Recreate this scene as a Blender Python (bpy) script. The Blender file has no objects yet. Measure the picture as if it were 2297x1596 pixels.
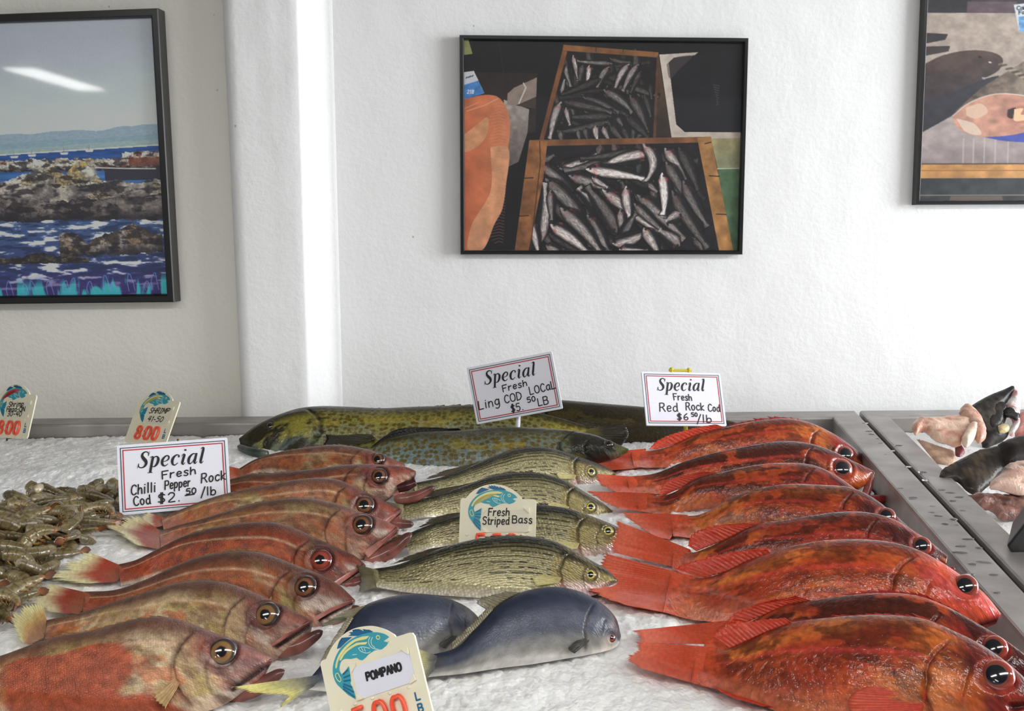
import bpy, bmesh, math, random
import numpy as np
from mathutils import Vector, Matrix
from mathutils.geometry import delaunay_2d_cdt

# ------------------------------------------------------------------ camera, world, lights, exposure
SC = bpy.context.scene
COL = SC.collection
W, H, FPX = 2297, 1596, 2400.0
YAW, PITCH = math.radians(3.0), math.radians(7.08)
RIM = 0.95                      # height of the steel rim
ICE = 0.922                     # mean height of the ice
BACK = -0.07                    # world y of the rear edge of the rim
DIST = 2.30
FWD = np.array([math.sin(YAW)*math.cos(PITCH), math.cos(YAW)*math.cos(PITCH), -math.sin(PITCH)])
RGT = np.array([math.cos(YAW), -math.sin(YAW), 0.0])
UPV = np.cross(RGT, FWD)
def ray(px, py):
    return FWD + RGT*((px-W/2)/FPX) + UPV*((H/2-py)/FPX)
_r = ray(1024, 929)
CAM = np.array([0.0, BACK-DIST, RIM - _r[2]/_r[1]*DIST])
def at_z(px, py, z):
    r = ray(px, py); return CAM + r*((z-CAM[2])/r[2])
def at_y(px, py, y):
    r = ray(px, py); return CAM + r*((y-CAM[1])/r[1])
def at_plane(px, py, P, n):
    r = ray(px, py); return CAM + r*(np.dot(P-CAM, n)/np.dot(r, n))

cam = bpy.data.cameras.new('camera')
cam.sensor_fit = 'HORIZONTAL'; cam.sensor_width = 36.0; cam.lens = FPX/W*36.0
cam.clip_start = 0.05
camo = bpy.data.objects.new('camera', cam); COL.objects.link(camo)
camo.matrix_world = Matrix((
    (RGT[0], UPV[0], -FWD[0], CAM[0]), (RGT[1], UPV[1], -FWD[1], CAM[1]),
    (RGT[2], UPV[2], -FWD[2], CAM[2]), (0, 0, 0, 1)))
SC.camera = camo

wd = bpy.data.worlds.new('world'); SC.world = wd; wd.use_nodes = True
_bg = wd.node_tree.nodes['Background']
_bg.inputs[0].default_value = (0.86, 0.93, 1.0, 1); _bg.inputs[1].default_value = 0.26

def area(name, loc, target, sx, sy, power, color):
    l = bpy.data.lights.new(name, 'AREA'); l.shape = 'RECTANGLE'; l.size = sx; l.size_y = sy
    l.energy = power; l.color = color
    o = bpy.data.objects.new(name, l); COL.objects.link(o); o.location = loc
    o.rotation_euler = (Vector(target)-Vector(loc)).to_track_quat('-Z', 'Y').to_euler()
    return o
area('daylight_from_shop_window', (4.3, -1.75, 1.75), (0.0, -0.30, 1.1), 2.0, 1.7, 205, (0.95, 0.975, 1.0))

vs = SC.view_settings
vs.view_transform = 'Standard'; vs.look = 'None'; vs.gamma = 1.0; vs.use_curve_mapping = False
vs.exposure = 0.05

# ------------------------------------------------------------------ small helpers
def lin(c):
    c = np.asarray(c, float)/255.0
    return np.where(c <= 0.04045, c/12.92, ((c+0.055)/1.055)**2.4)
def rgba(c):
    l = lin(c); return (float(l[0]), float(l[1]), float(l[2]), 1.0)
def hsh(ix, iy, seed):
    n = (ix.astype(np.int64)*374761393 + iy.astype(np.int64)*668265263 + seed*1442695041) & 0x7fffffff
    n = ((n ^ (n >> 13))*1274126177) & 0x7fffffff
    n = ((n ^ (n >> 16))*83492791) & 0x7fffffff
    return ((n ^ (n >> 15)) & 0xffffff)/float(0xffffff)
def vnoise(x, y, seed=0):
    x = np.asarray(x, float); y = np.asarray(y, float)
    ix = np.floor(x); iy = np.floor(y); fx = x-ix; fy = y-iy
    fx = fx*fx*(3-2*fx); fy = fy*fy*(3-2*fy)
    a = hsh(ix, iy, seed); b = hsh(ix+1, iy, seed); c = hsh(ix, iy+1, seed); d = hsh(ix+1, iy+1, seed)
    return (a*(1-fx)+b*fx)*(1-fy)+(c*(1-fx)+d*fx)*fy
def fbm(x, y, seed=0, o=4):
    s = 0; a = 0.5; t = 0
    for k in range(o):
        s = s+a*vnoise(x*2**k, y*2**k, seed+k*17); t += a; a *= 0.5
    return s/t
def cells(x, y, seed=0):
    """distance to the nearest and second nearest feature point of a jittered grid"""
    x = np.asarray(x, float); y = np.asarray(y, float)
    ix = np.floor(x); iy = np.floor(y)
    d1 = np.full(x.shape, 9.0); d2 = np.full(x.shape, 9.0)
    for dx in (-1, 0, 1):
        for dy in (-1, 0, 1):
            jx = ix+dx; jy = iy+dy
            d = np.hypot(jx+0.15+0.7*hsh(jx, jy, seed)-x, jy+0.15+0.7*hsh(jx, jy, seed+5)-y)
            d2 = np.where(d < d1, d1, np.minimum(d2, d)); d1 = np.minimum(d1, d)
    return d1, d2
def sstep(a, b, x):
    t = np.clip((x-a)/(b-a), 0, 1); return t*t*(3-2*t)
def mixc(a, b, f):
    f = np.asarray(f)[..., None]; return a*(1-f)+np.asarray(b)*f
def catmull(pts, n):
    P = np.asarray(pts, float)
    if len(P) == 2:
        t = np.linspace(0, 1, n)[:, None]; return P[0]*(1-t)+P[1]*t
    d = np.r_[0, np.cumsum(np.linalg.norm(np.diff(P, axis=0), axis=1)**0.5)]
    m = np.zeros_like(P)
    m[1:-1] = ((P[1:-1]-P[:-2])/(d[1:-1]-d[:-2])[:, None]*(d[2:]-d[1:-1])[:, None]
               + (P[2:]-P[1:-1])/(d[2:]-d[1:-1])[:, None]*(d[1:-1]-d[:-2])[:, None])/(d[2:]-d[:-2])[:, None]
    m[0] = (P[1]-P[0])/(d[1]-d[0]); m[-1] = (P[-1]-P[-2])/(d[-1]-d[-2])
    def ev(u):
        k = np.clip(np.searchsorted(d, u, 'right')-1, 0, len(P)-2)
        hh = (d[k+1]-d[k]); t = ((u-d[k])/hh)[:, None]; hh = hh[:, None]
        return ((2*t**3-3*t**2+1)*P[k]+(t**3-2*t**2+t)*hh*m[k]+(-2*t**3+3*t**2)*P[k+1]+(t**3-t**2)*hh*m[k+1])
    Q = ev(np.linspace(0, d[-1], 600))
    L = np.r_[0, np.cumsum(np.linalg.norm(np.diff(Q, axis=0), axis=1))]
    tt = np.linspace(0, L[-1], n)
    return np.stack([np.interp(tt, L, Q[:, j]) for j in range(P.shape[1])], 1)

def new_obj(name, me, mat=None, parent=None):
    o = bpy.data.objects.new(name, me); COL.objects.link(o)
    if mat is not None:
        for m in (mat if isinstance(mat, (list, tuple)) else [mat]): me.materials.append(m)
    if parent is not None: o.parent = parent
    return o
def empty(name, loc=(0, 0, 0)):
    o = bpy.data.objects.new(name, None); COL.objects.link(o); o.location = loc; o.empty_display_size = 0.03
    return o
def tag(o, label=None, cat=None, group=None, kind=None):
    if label: o['label'] = label
    if cat: o['category'] = cat
    if group: o['group'] = group
    if kind: o['kind'] = kind
    return o
def set_attr(me, name, arr, typ):
    a = me.attributes.new(name, typ, 'POINT')
    a.data.foreach_set('color' if typ == 'FLOAT_COLOR' else 'vector', np.ascontiguousarray(arr, np.float32).ravel())
def mesh_np(name, V, Q, smooth=True, col=None, suv=None):
    """mesh from numpy vertices and quads (or triangles)"""
    V = np.ascontiguousarray(V, np.float32); Q = np.ascontiguousarray(Q, np.int32); k = Q.shape[1]
    me = bpy.data.meshes.new(name)
    me.vertices.add(len(V)); me.vertices.foreach_set('co', V.ravel())
    me.loops.add(Q.size); me.loops.foreach_set('vertex_index', Q.ravel())
    me.polygons.add(len(Q)); me.polygons.foreach_set('loop_start', np.arange(0, Q.size, k, dtype=np.int32))
    me.update(calc_edges=True); me.validate()
    if smooth: me.polygons.foreach_set('use_smooth', np.ones(len(me.polygons), bool))
    if col is not None:
        c = np.ones((len(V), 4), np.float32); c[:, :3] = np.asarray(col).reshape(-1, 3); set_attr(me, 'Col', c, 'FLOAT_COLOR')
    if suv is not None:
        s = np.zeros((len(V), 3), np.float32); su = np.asarray(suv).reshape(len(V), -1); s[:, :su.shape[1]] = su
        set_attr(me, 'suv', s, 'FLOAT_VECTOR')
    return me
def grid_quads(n, m, closed=False, flip=False, off=0):
    i = np.arange(n-1)[:, None]; mm = m if closed else m-1
    j = np.arange(mm)[None, :]; j2 = (j+1) % m
    q = np.stack([i*m+j, (i+1)*m+j, (i+1)*m+j2, i*m+j2], -1).reshape(-1, 4)+off
    return q[:, ::-1] if flip else q
def fix_normals(me):
    bm = bmesh.new(); bm.from_mesh(me); bmesh.ops.recalc_face_normals(bm, faces=bm.faces); bm.to_mesh(me); bm.free()
def bm_mesh(name, bm, smooth=False):
    me = bpy.data.meshes.new(name); bmesh.ops.recalc_face_normals(bm, faces=bm.faces)
    bm.to_mesh(me); bm.free()
    if smooth:
        for p in me.polygons: p.use_smooth = True
    return me
def hull_prism(bm, bottom, top):
    """closed prism between two point loops of equal length"""
    a = [bm.verts.new(Vector(p)) for p in bottom]; b = [bm.verts.new(Vector(p)) for p in top]; n = len(a)
    bm.faces.new(a[::-1]); bm.faces.new(b)
    for i in range(n): bm.faces.new((a[i], a[(i+1) % n], b[(i+1) % n], b[i]))
def box(bm, c, s):
    m = Matrix.Translation(c) @ Matrix.Diagonal((s[0], s[1], s[2], 1)); bmesh.ops.create_cube(bm, size=1, matrix=m)
def bevel_all(bm, w, seg=2):
    bmesh.ops.bevel(bm, geom=list(bm.edges), offset=w, segments=seg, affect='EDGES', profile=0.6)
def tube_np(path, rad, nseg=10, rad2=None, nrm=None):
    """tube of elliptical section: rad across the reference normal, rad2 along it"""
    P = np.asarray(path, float); n = len(P); T = np.gradient(P, axis=0); T /= np.linalg.norm(T, axis=1)[:, None]+1e-12
    ref = np.array([0, 0, 1.0]) if nrm is None else np.asarray(nrm, float)
    A = np.cross(T, ref); ln = np.linalg.norm(A, axis=1)[:, None]
    A = np.where(ln < 1e-4, np.array([1.0, 0, 0]), A/(ln+1e-12)); B = np.cross(A, T)
    r = np.broadcast_to(rad, (n,)); r2 = r if rad2 is None else np.broadcast_to(rad2, (n,))
    f = np.linspace(0, 2*np.pi, nseg, endpoint=False)
    V = P[:, None]+A[:, None]*(np.cos(f)[None, :, None]*r[:, None, None])+B[:, None]*(np.sin(f)[None, :, None]*r2[:, None, None])
    V = V.reshape(-1, 3); Q = grid_quads(n, nseg, True)
    V = np.vstack([V, P[0], P[-1]]); c0 = n*nseg; c1 = c0+1
    j = np.arange(nseg); j2 = (j+1) % nseg
    caps = np.vstack([np.stack([j, j2, np.full(nseg, c0), np.full(nseg, c0)], 1), np.stack([(n-1)*nseg+j2, (n-1)*nseg+j, np.full(nseg, c1), np.full(nseg, c1)], 1)])
    return V, Q, caps
def tube_mesh(name, path, rad, nseg=10, rad2=None, nrm=None, col=None):
    V, Q, caps = tube_np(path, rad, nseg, rad2, nrm)
    F = [tuple(q) for q in Q]+[tuple(c[:3]) for c in caps]
    me = bpy.data.meshes.new(name); me.from_pydata(V.tolist(), [], F); me.update(); fix_normals(me)
    for p in me.polygons: p.use_smooth = True
    if col is not None:
        c = np.ones((len(V), 4), np.float32); c[:, :3] = col if np.ndim(col) == 1 else np.vstack([np.repeat(col, nseg, 0), col[:1], col[-1:]])
        set_attr(me, 'Col', c, 'FLOAT_COLOR')
    return me

# ------------------------------------------------------------------ materials
def new_mat(name):
    m = bpy.data.materials.new(name); m.use_nodes = True
    nt = m.node_tree; return m, nt, nt.nodes['Principled BSDF']
def nd(nt, typ, **kw):
    n = nt.nodes.new(typ)
    for k, v in kw.items():
        if isinstance(k, str) and hasattr(n, k): setattr(n, k, v)
    return n
def plain(name, c, rough=0.5, metal=0.0, coat=0.0, spec=0.5, bump=0, bscale=80, vary=0.0):
    m, nt, b = new_mat(name)
    b.inputs['Base Color'].default_value = rgba(c); b.inputs['Roughness'].default_value = rough
    b.inputs['Metallic'].default_value = metal; b.inputs['Coat Weight'].default_value = coat
    b.inputs['Specular IOR Level'].default_value = spec
    if bump or vary:
        tc = nd(nt, 'ShaderNodeTexCoord'); no = nd(nt, 'ShaderNodeTexNoise')
        no.inputs['Scale'].default_value = bscale; no.inputs['Detail'].default_value = 6
        nt.links.new(tc.outputs['Object'], no.inputs['Vector'])
        if bump:
            bp = nd(nt, 'ShaderNodeBump'); bp.inputs['Strength'].default_value = bump; bp.inputs['Distance'].default_value = 0.004
            nt.links.new(no.outputs['Fac'], bp.inputs['Height']); nt.links.new(bp.outputs['Normal'], b.inputs['Normal'])
        if vary:
            rp = nd(nt, 'ShaderNodeValToRGB'); a = lin(c)
            rp.color_ramp.elements[0].color = (*(a*(1-vary)), 1); rp.color_ramp.elements[1].color = (*np.minimum(a*(1+vary), 1), 1)
            rp.color_ramp.elements[0].position = 0.3; rp.color_ramp.elements[1].position = 0.7
            nt.links.new(no.outputs['Fac'], rp.inputs['Fac']); nt.links.new(rp.outputs['Color'], b.inputs['Base Color'])
    return m
def vcol_mat(name, rough=0.35, coat=0.5, coat_r=0.12, spec=0.5, cell=0.0, cell_b=0.3, cell_c=0.0, noise=0.0, noise_s=300, mott=0.15, mott_s=180, metal=0.0, stretch=1.0, sss=0.0):
    """pigment in the Col attribute; skin relief from the suv attribute (metres along and around the body)"""
    m, nt, b = new_mat(name); L = nt.links.new
    at = nd(nt, 'ShaderNodeAttribute', attribute_name='Col'); uv = nd(nt, 'ShaderNodeAttribute', attribute_name='suv')
    mp = nd(nt, 'ShaderNodeMapping'); mp.inputs['Scale'].default_value = (1.0/stretch, 1, 1); L(uv.outputs['Vector'], mp.inputs['Vector'])
    col = at.outputs['Color']; h = None
    if mott:
        no = nd(nt, 'ShaderNodeTexNoise'); no.inputs['Scale'].default_value = mott_s; no.inputs['Detail'].default_value = 5
        L(uv.outputs['Vector'], no.inputs['Vector'])
        mr = nd(nt, 'ShaderNodeMapRange'); mr.inputs['From Min'].default_value = 0.3; mr.inputs['From Max'].default_value = 0.7
        mr.inputs['To Min'].default_value = 1-mott; mr.inputs['To Max'].default_value = 1+mott; L(no.outputs['Fac'], mr.inputs['Value'])
        mx = nd(nt, 'ShaderNodeVectorMath', operation='SCALE'); L(col, mx.inputs[0]); L(mr.outputs['Result'], mx.inputs['Scale']); col = mx.outputs['Vector']
    if cell:
        vo = nd(nt, 'ShaderNodeTexVoronoi', feature='F1'); vo.inputs['Scale'].default_value = 1.0/cell; vo.inputs['Randomness'].default_value = 0.55
        L(mp.outputs['Vector'], vo.inputs['Vector'])
        h = vo.outputs['Distance']
        if cell_c:
            mr = nd(nt, 'ShaderNodeMapRange'); mr.inputs['From Min'].default_value = 0.15; mr.inputs['From Max'].default_value = 0.75
            mr.inputs['To Min'].default_value = 1+cell_c*0.6; mr.inputs['To Max'].default_value = 1-cell_c; L(h, mr.inputs['Value'])
            mx = nd(nt, 'ShaderNodeVectorMath', operation='SCALE'); L(col, mx.inputs[0]); L(mr.outputs['Result'], mx.inputs['Scale']); col = mx.outputs['Vector']
    L(col, b.inputs['Base Color'])
    b.inputs['Roughness'].default_value = rough; b.inputs['Coat Weight'].default_value = coat; b.inputs['Coat Roughness'].default_value = coat_r
    b.inputs['Specular IOR Level'].default_value = spec; b.inputs['Metallic'].default_value = metal
    if sss:
        b.inputs['Subsurface Weight'].default_value = sss; b.inputs['Subsurface Radius'].default_value = (0.01, 0.004, 0.003); b.inputs['Subsurface Scale'].default_value = 0.5
    last = None
    if h is not None:
        bp = nd(nt, 'ShaderNodeBump', invert=True); bp.inputs['Strength'].default_value = cell_b; bp.inputs['Distance'].default_value = cell*0.5
        L(h, bp.inputs['Height']); last = bp
    if noise:
        n2 = nd(nt, 'ShaderNodeTexNoise'); n2.inputs['Scale'].default_value = noise_s; n2.inputs['Detail'].default_value = 3; n2.inputs['Distortion'].default_value = 0.8
        L(mp.outputs['Vector'], n2.inputs['Vector'])
        b2 = nd(nt, 'ShaderNodeBump'); b2.inputs['Strength'].default_value = noise; b2.inputs['Distance'].default_value = 0.002
        L(n2.outputs['Fac'], b2.inputs['Height'])
        if last: L(last.outputs['Normal'], b2.inputs['Normal'])
        last = b2
    if last:
        L(last.outputs['Normal'], b.inputs['Normal']); L(last.outputs['Normal'], b.inputs['Coat Normal'])
    return m
def wall_mat(name, c, bump=0.5):
    m, nt, b = new_mat(name); L = nt.links.new
    tc = nd(nt, 'ShaderNodeTexCoord')
    n1 = nd(nt, 'ShaderNodeTexNoise'); n1.inputs['Scale'].default_value = 90; n1.inputs['Detail'].default_value = 7; n1.inputs['Roughness'].default_value = 0.6
    n2 = nd(nt, 'ShaderNodeTexNoise'); n2.inputs['Scale'].default_value = 7; n2.inputs['Detail'].default_value = 4
    vo = nd(nt, 'ShaderNodeTexVoronoi'); vo.inputs['Scale'].default_value = 22
    for n in (n1, n2, vo): L(tc.outputs['Object'], n.inputs['Vector'])
    pit = nd(nt, 'ShaderNodeMapRange'); pit.inputs['From Min'].default_value = 0.03; pit.inputs['From Max'].default_value = 0.07; L(vo.outputs['Distance'], pit.inputs['Value'])
    sp = nd(nt, 'ShaderNodeMath', operation='GREATER_THAN'); sp.inputs[1].default_value = 0.86
    sx = nd(nt, 'ShaderNodeSeparateColor'); L(vo.outputs['Color'], sx.inputs['Color']); L(sx.outputs['Red'], sp.inputs[0])
    iv = nd(nt, 'ShaderNodeMath', operation='SUBTRACT'); iv.inputs[0].default_value = 1.0; L(pit.outputs['Result'], iv.inputs[1])
    pm = nd(nt, 'ShaderNodeMath', operation='MULTIPLY'); L(iv.outputs[0], pm.inputs[0]); L(sp.outputs[0], pm.inputs[1])
    a1 = nd(nt, 'ShaderNodeMath', operation='MULTIPLY'); a1.inputs[1].default_value = 0.28; L(n1.outputs['Fac'], a1.inputs[0])
    a2 = nd(nt, 'ShaderNodeMath', operation='MULTIPLY_ADD'); a2.inputs[1].default_value = 1.6; L(n2.outputs['Fac'], a2.inputs[0]); L(a1.outputs[0], a2.inputs[2])
    a3 = nd(nt, 'ShaderNodeMath', operation='MULTIPLY_ADD'); a3.inputs[1].default_value = -0.25; L(pm.outputs[0], a3.inputs[0]); L(a2.outputs[0], a3.inputs[2])
    bp = nd(nt, 'ShaderNodeBump'); bp.inputs['Strength'].default_value = bump; bp.inputs['Distance'].default_value = 0.008
    L(a3.outputs[0], bp.inputs['Height']); L(bp.outputs['Normal'], b.inputs['Normal'])
    mx = nd(nt, 'ShaderNodeMix', data_type='RGBA'); mx.inputs['A'].default_value = rgba(c); mx.inputs['B'].default_value = rgba((150, 130, 105))
    mf = nd(nt, 'ShaderNodeMath', operation='MULTIPLY'); mf.inputs[1].default_value = 0.5; L(pm.outputs[0], mf.inputs[0])
    L(mf.outputs[0], mx.inputs['Factor']); L(mx.outputs['Result'], b.inputs['Base Color'])
    b.inputs['Roughness'].default_value = 0.6; b.inputs['Specular IOR Level'].default_value = 0.3
    return m
def steel_mat():
    m, nt, b = new_mat('brushed_steel'); L = nt.links.new
    tc = nd(nt, 'ShaderNodeTexCoord'); no = nd(nt, 'ShaderNodeTexNoise'); no.inputs['Scale'].default_value = 14; no.inputs['Detail'].default_value = 8
    L(tc.outputs['Object'], no.inputs['Vector'])
    rp = nd(nt, 'ShaderNodeValToRGB'); rp.color_ramp.elements[0].color = rgba((138, 133, 130)); rp.color_ramp.elements[1].color = rgba((172, 167, 164))
    rp.color_ramp.elements[0].position = 0.3; rp.color_ramp.elements[1].position = 0.75
    L(no.outputs['Fac'], rp.inputs['Fac']); L(rp.outputs['Color'], b.inputs['Base Color'])
    b.inputs['Metallic'].default_value = 0.7; b.inputs['Roughness'].default_value = 0.45
    n2 = nd(nt, 'ShaderNodeTexNoise'); n2.inputs['Scale'].default_value = 160; n2.inputs['Detail'].default_value = 3
    L(tc.outputs['Object'], n2.inputs['Vector'])
    bp = nd(nt, 'ShaderNodeBump'); bp.inputs['Strength'].default_value = 0.12; bp.inputs['Distance'].default_value = 0.002
    L(n2.outputs['Fac'], bp.inputs['Height']); L(bp.outputs['Normal'], b.inputs['Normal'])
    return m
def ice_mat():
    m, nt, b = new_mat('crushed_ice'); L = nt.links.new
    tc = nd(nt, 'ShaderNodeTexCoord')
    vo = nd(nt, 'ShaderNodeTexVoronoi', feature='F1'); vo.inputs['Scale'].default_value = 420
    v2 = nd(nt, 'ShaderNodeTexVoronoi', feature='F1'); v2.inputs['Scale'].default_value = 190
    no = nd(nt, 'ShaderNodeTexNoise'); no.inputs['Scale'].default_value = 60; no.inputs['Detail'].default_value = 6
    for n in (vo, v2, no): L(tc.outputs['Object'], n.inputs['Vector'])
    sx = nd(nt, 'ShaderNodeSeparateColor'); L(vo.outputs['Color'], sx.inputs['Color'])
    a = nd(nt, 'ShaderNodeMath', operation='MULTIPLY_ADD'); a.inputs[1].default_value = 0.7; L(sx.outputs['Red'], a.inputs[0]); L(no.outputs['Fac'], a.inputs[2])
    a2 = nd(nt, 'ShaderNodeMath', operation='MULTIPLY_ADD'); a2.inputs[1].default_value = -0.8; L(v2.outputs['Distance'], a2.inputs[0]); L(a.outputs[0], a2.inputs[2])
    bp = nd(nt, 'ShaderNodeBump'); bp.inputs['Strength'].default_value = 0.6; bp.inputs['Distance'].default_value = 0.0028
    L(a2.outputs[0], bp.inputs['Height']); L(bp.outputs['Normal'], b.inputs['Normal'])
    rp = nd(nt, 'ShaderNodeValToRGB'); rp.color_ramp.elements[0].color = rgba((246, 245, 242)); rp.color_ramp.elements[1].color = rgba((254, 254, 254))
    rp.color_ramp.elements[0].position = 0.3; rp.color_ramp.elements[1].position = 0.62
    L(no.outputs['Fac'], rp.inputs['Fac']); L(rp.outputs['Color'], b.inputs['Base Color'])
    b.inputs['Roughness'].default_value = 0.28; b.inputs['IOR'].default_value = 1.31; b.inputs['Specular IOR Level'].default_value = 0.6
    b.inputs['Subsurface Weight'].default_value = 0.6; b.inputs['Subsurface Radius'].default_value = (0.02, 0.022, 0.025); b.inputs['Subsurface Scale'].default_value = 0.6
    return m
def glass_mat():
    m = bpy.data.materials.new('picture_glass'); m.use_nodes = True; nt = m.node_tree; nt.nodes.clear(); L = nt.links.new
    out = nd(nt, 'ShaderNodeOutputMaterial'); mix = nd(nt, 'ShaderNodeMixShader'); fr = nd(nt, 'ShaderNodeFresnel'); fr.inputs['IOR'].default_value = 1.48
    tr = nd(nt, 'ShaderNodeBsdfTransparent'); gl = nd(nt, 'ShaderNodeBsdfGlossy'); gl.inputs['Roughness'].default_value = 0.035
    tr.inputs['Color'].default_value = (0.97, 0.98, 0.975, 1)
    ge = nd(nt, 'ShaderNodeNewGeometry'); io = nd(nt, 'ShaderNodeMath', operation='MULTIPLY_ADD'); io.inputs[1].default_value = 1/1.48-1.48; io.inputs[2].default_value = 1.48
    L(ge.outputs['Backfacing'], io.inputs[0]); L(io.outputs[0], fr.inputs['IOR'])   # the same thin pane from either side
    L(fr.outputs[0], mix.inputs[0]); L(tr.outputs[0], mix.inputs[1]); L(gl.outputs[0], mix.inputs[2]); L(mix.outputs[0], out.inputs['Surface'])
    return m
M_WALL = wall_mat('white_plaster', (238, 238, 238)); M_WALL2 = wall_mat('warm_white_plaster', (238, 235, 226), 0.45)  # left wall plaster is slightly warmer in tone
M_STEEL = steel_mat(); M_ICE = ice_mat(); M_GLASS = glass_mat()
M_FRAME = plain('black_lacquer_frame', (16, 14, 15), 0.3, coat=0.3)
M_PRINT = vcol_mat('printed_photograph', 0.4, 0.0, mott=0.0)
M_BOARD = plain('corrugated_plastic_white', (230, 230, 240), 0.4, bump=0.05, bscale=40)
M_INK = plain('black_marker_ink', (24, 16, 18), 0.5); M_SERIF = plain('printed_black_ink', (14, 14, 20), 0.5)
M_RED = plain('printed_red_line', (188, 56, 62), 0.5); M_GREEN = plain('printed_dark_green_line', (28, 66, 70), 0.5)
M_CREAM = plain('cream_plastic', (236, 230, 204), 0.35, coat=0.2, vary=0.03, bscale=30)
M_CARD = plain('white_card', (226, 226, 238), 0.5); M_CARD2 = plain('ivory_card', (228, 222, 200), 0.45)
M_TEAL = plain('teal_print', (52, 158, 176), 0.4); M_NAVY = plain('deep_blue_print', (22, 98, 140), 0.4)
M_YELL = plain('pale_yellow_print', (228, 224, 150), 0.4); M_PALE = plain('pale_line_print', (190, 226, 220), 0.4); M_STRIPE = plain('red_stripe_print', (196, 70, 62), 0.4)
M_ORANGE = plain('orange_red_plastic', (244, 84, 50), 0.3, coat=0.4); M_BLACK = plain('black_plastic', (20, 18, 18), 0.35)
M_YCLIP = plain('yellow_plastic', (206, 190, 44), 0.35); M_BRASS = plain('brass_wire', (150, 118, 50), 0.35, metal=0.8)
M_POST = plain('white_plastic_post', (226, 226, 232), 0.35)
M_EYE = vcol_mat('wet_eye', 0.12, 1.0, 0.04, mott=0.0, spec=0.6)
M_FIN = vcol_mat('wet_fin', 0.4, 0.3, 0.08, spec=.2, mott=0.18, mott_s=260, noise=0.15, noise_s=350)
M_JAW = vcol_mat('wet_mouth_skin', 0.4, 0.4, 0.08, spec=.2, mott=0.1, mott_s=120)
M_CHILI = vcol_mat('rockfish_skin', 0.40, 0.22, 0.12, cell=0.0023, cell_b=0.45, cell_c=0.22, mott=0.28, mott_s=110, noise=0.14, noise_s=200, spec=.2)
M_REDF = vcol_mat('red_rockfish_skin', 0.40, 0.7, 0.045, cell=0.0024, cell_b=0.12, cell_c=0.08, mott=0.34, mott_s=150, noise=0.55, noise_s=150, spec=.12)
M_BASS = vcol_mat('striped_bass_skin', 0.28, 0.35, 0.10, spec=.3, cell=0.0034, cell_b=0.5, cell_c=0.36, mott=0.15, mott_s=300, metal=0.2, stretch=1.2)
M_POMP = vcol_mat('pompano_skin', 0.38, 0.35, 0.12, mott=0.22, mott_s=90, noise=0.22, noise_s=420, spec=.2)
M_LING = vcol_mat('lingcod_skin', 0.38, 0.5, 0.06, mott=0.3, mott_s=200, noise=0.5, noise_s=170, spec=.12)
M_SHRIMP = vcol_mat('raw_shrimp_shell', 0.25, 0.7, 0.1, mott=0.3, mott_s=260, noise=0.2, noise_s=200, sss=0.15)
M_FLESH = vcol_mat('raw_fish_flesh', 0.4, 0.35, 0.12, mott=0.14, mott_s=110, noise=0.7, noise_s=240, sss=0.15)
M_DARKSKIN = vcol_mat('dark_fish_skin', 0.5, 0.18, 0.15, spec=.15, mott=0.3, mott_s=60, noise=0.25, noise_s=160)
M_DROP = plain('water', (235, 240, 245), 0.03); M_DROP.node_tree.nodes['Principled BSDF'].inputs['Transmission Weight'].default_value = 1.0
M_DROP.node_tree.nodes['Principled BSDF'].inputs['IOR'].default_value = 1.33
M_FLOOR = plain('grey_floor_tile', (120, 116, 110), 0.5, vary=0.1, bscale=4); M_CEIL = plain('grey_ceiling', (138, 136, 132), 0.8)
M_CAB = plain('white_counter_panel', (210, 210, 208), 0.5)

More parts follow.
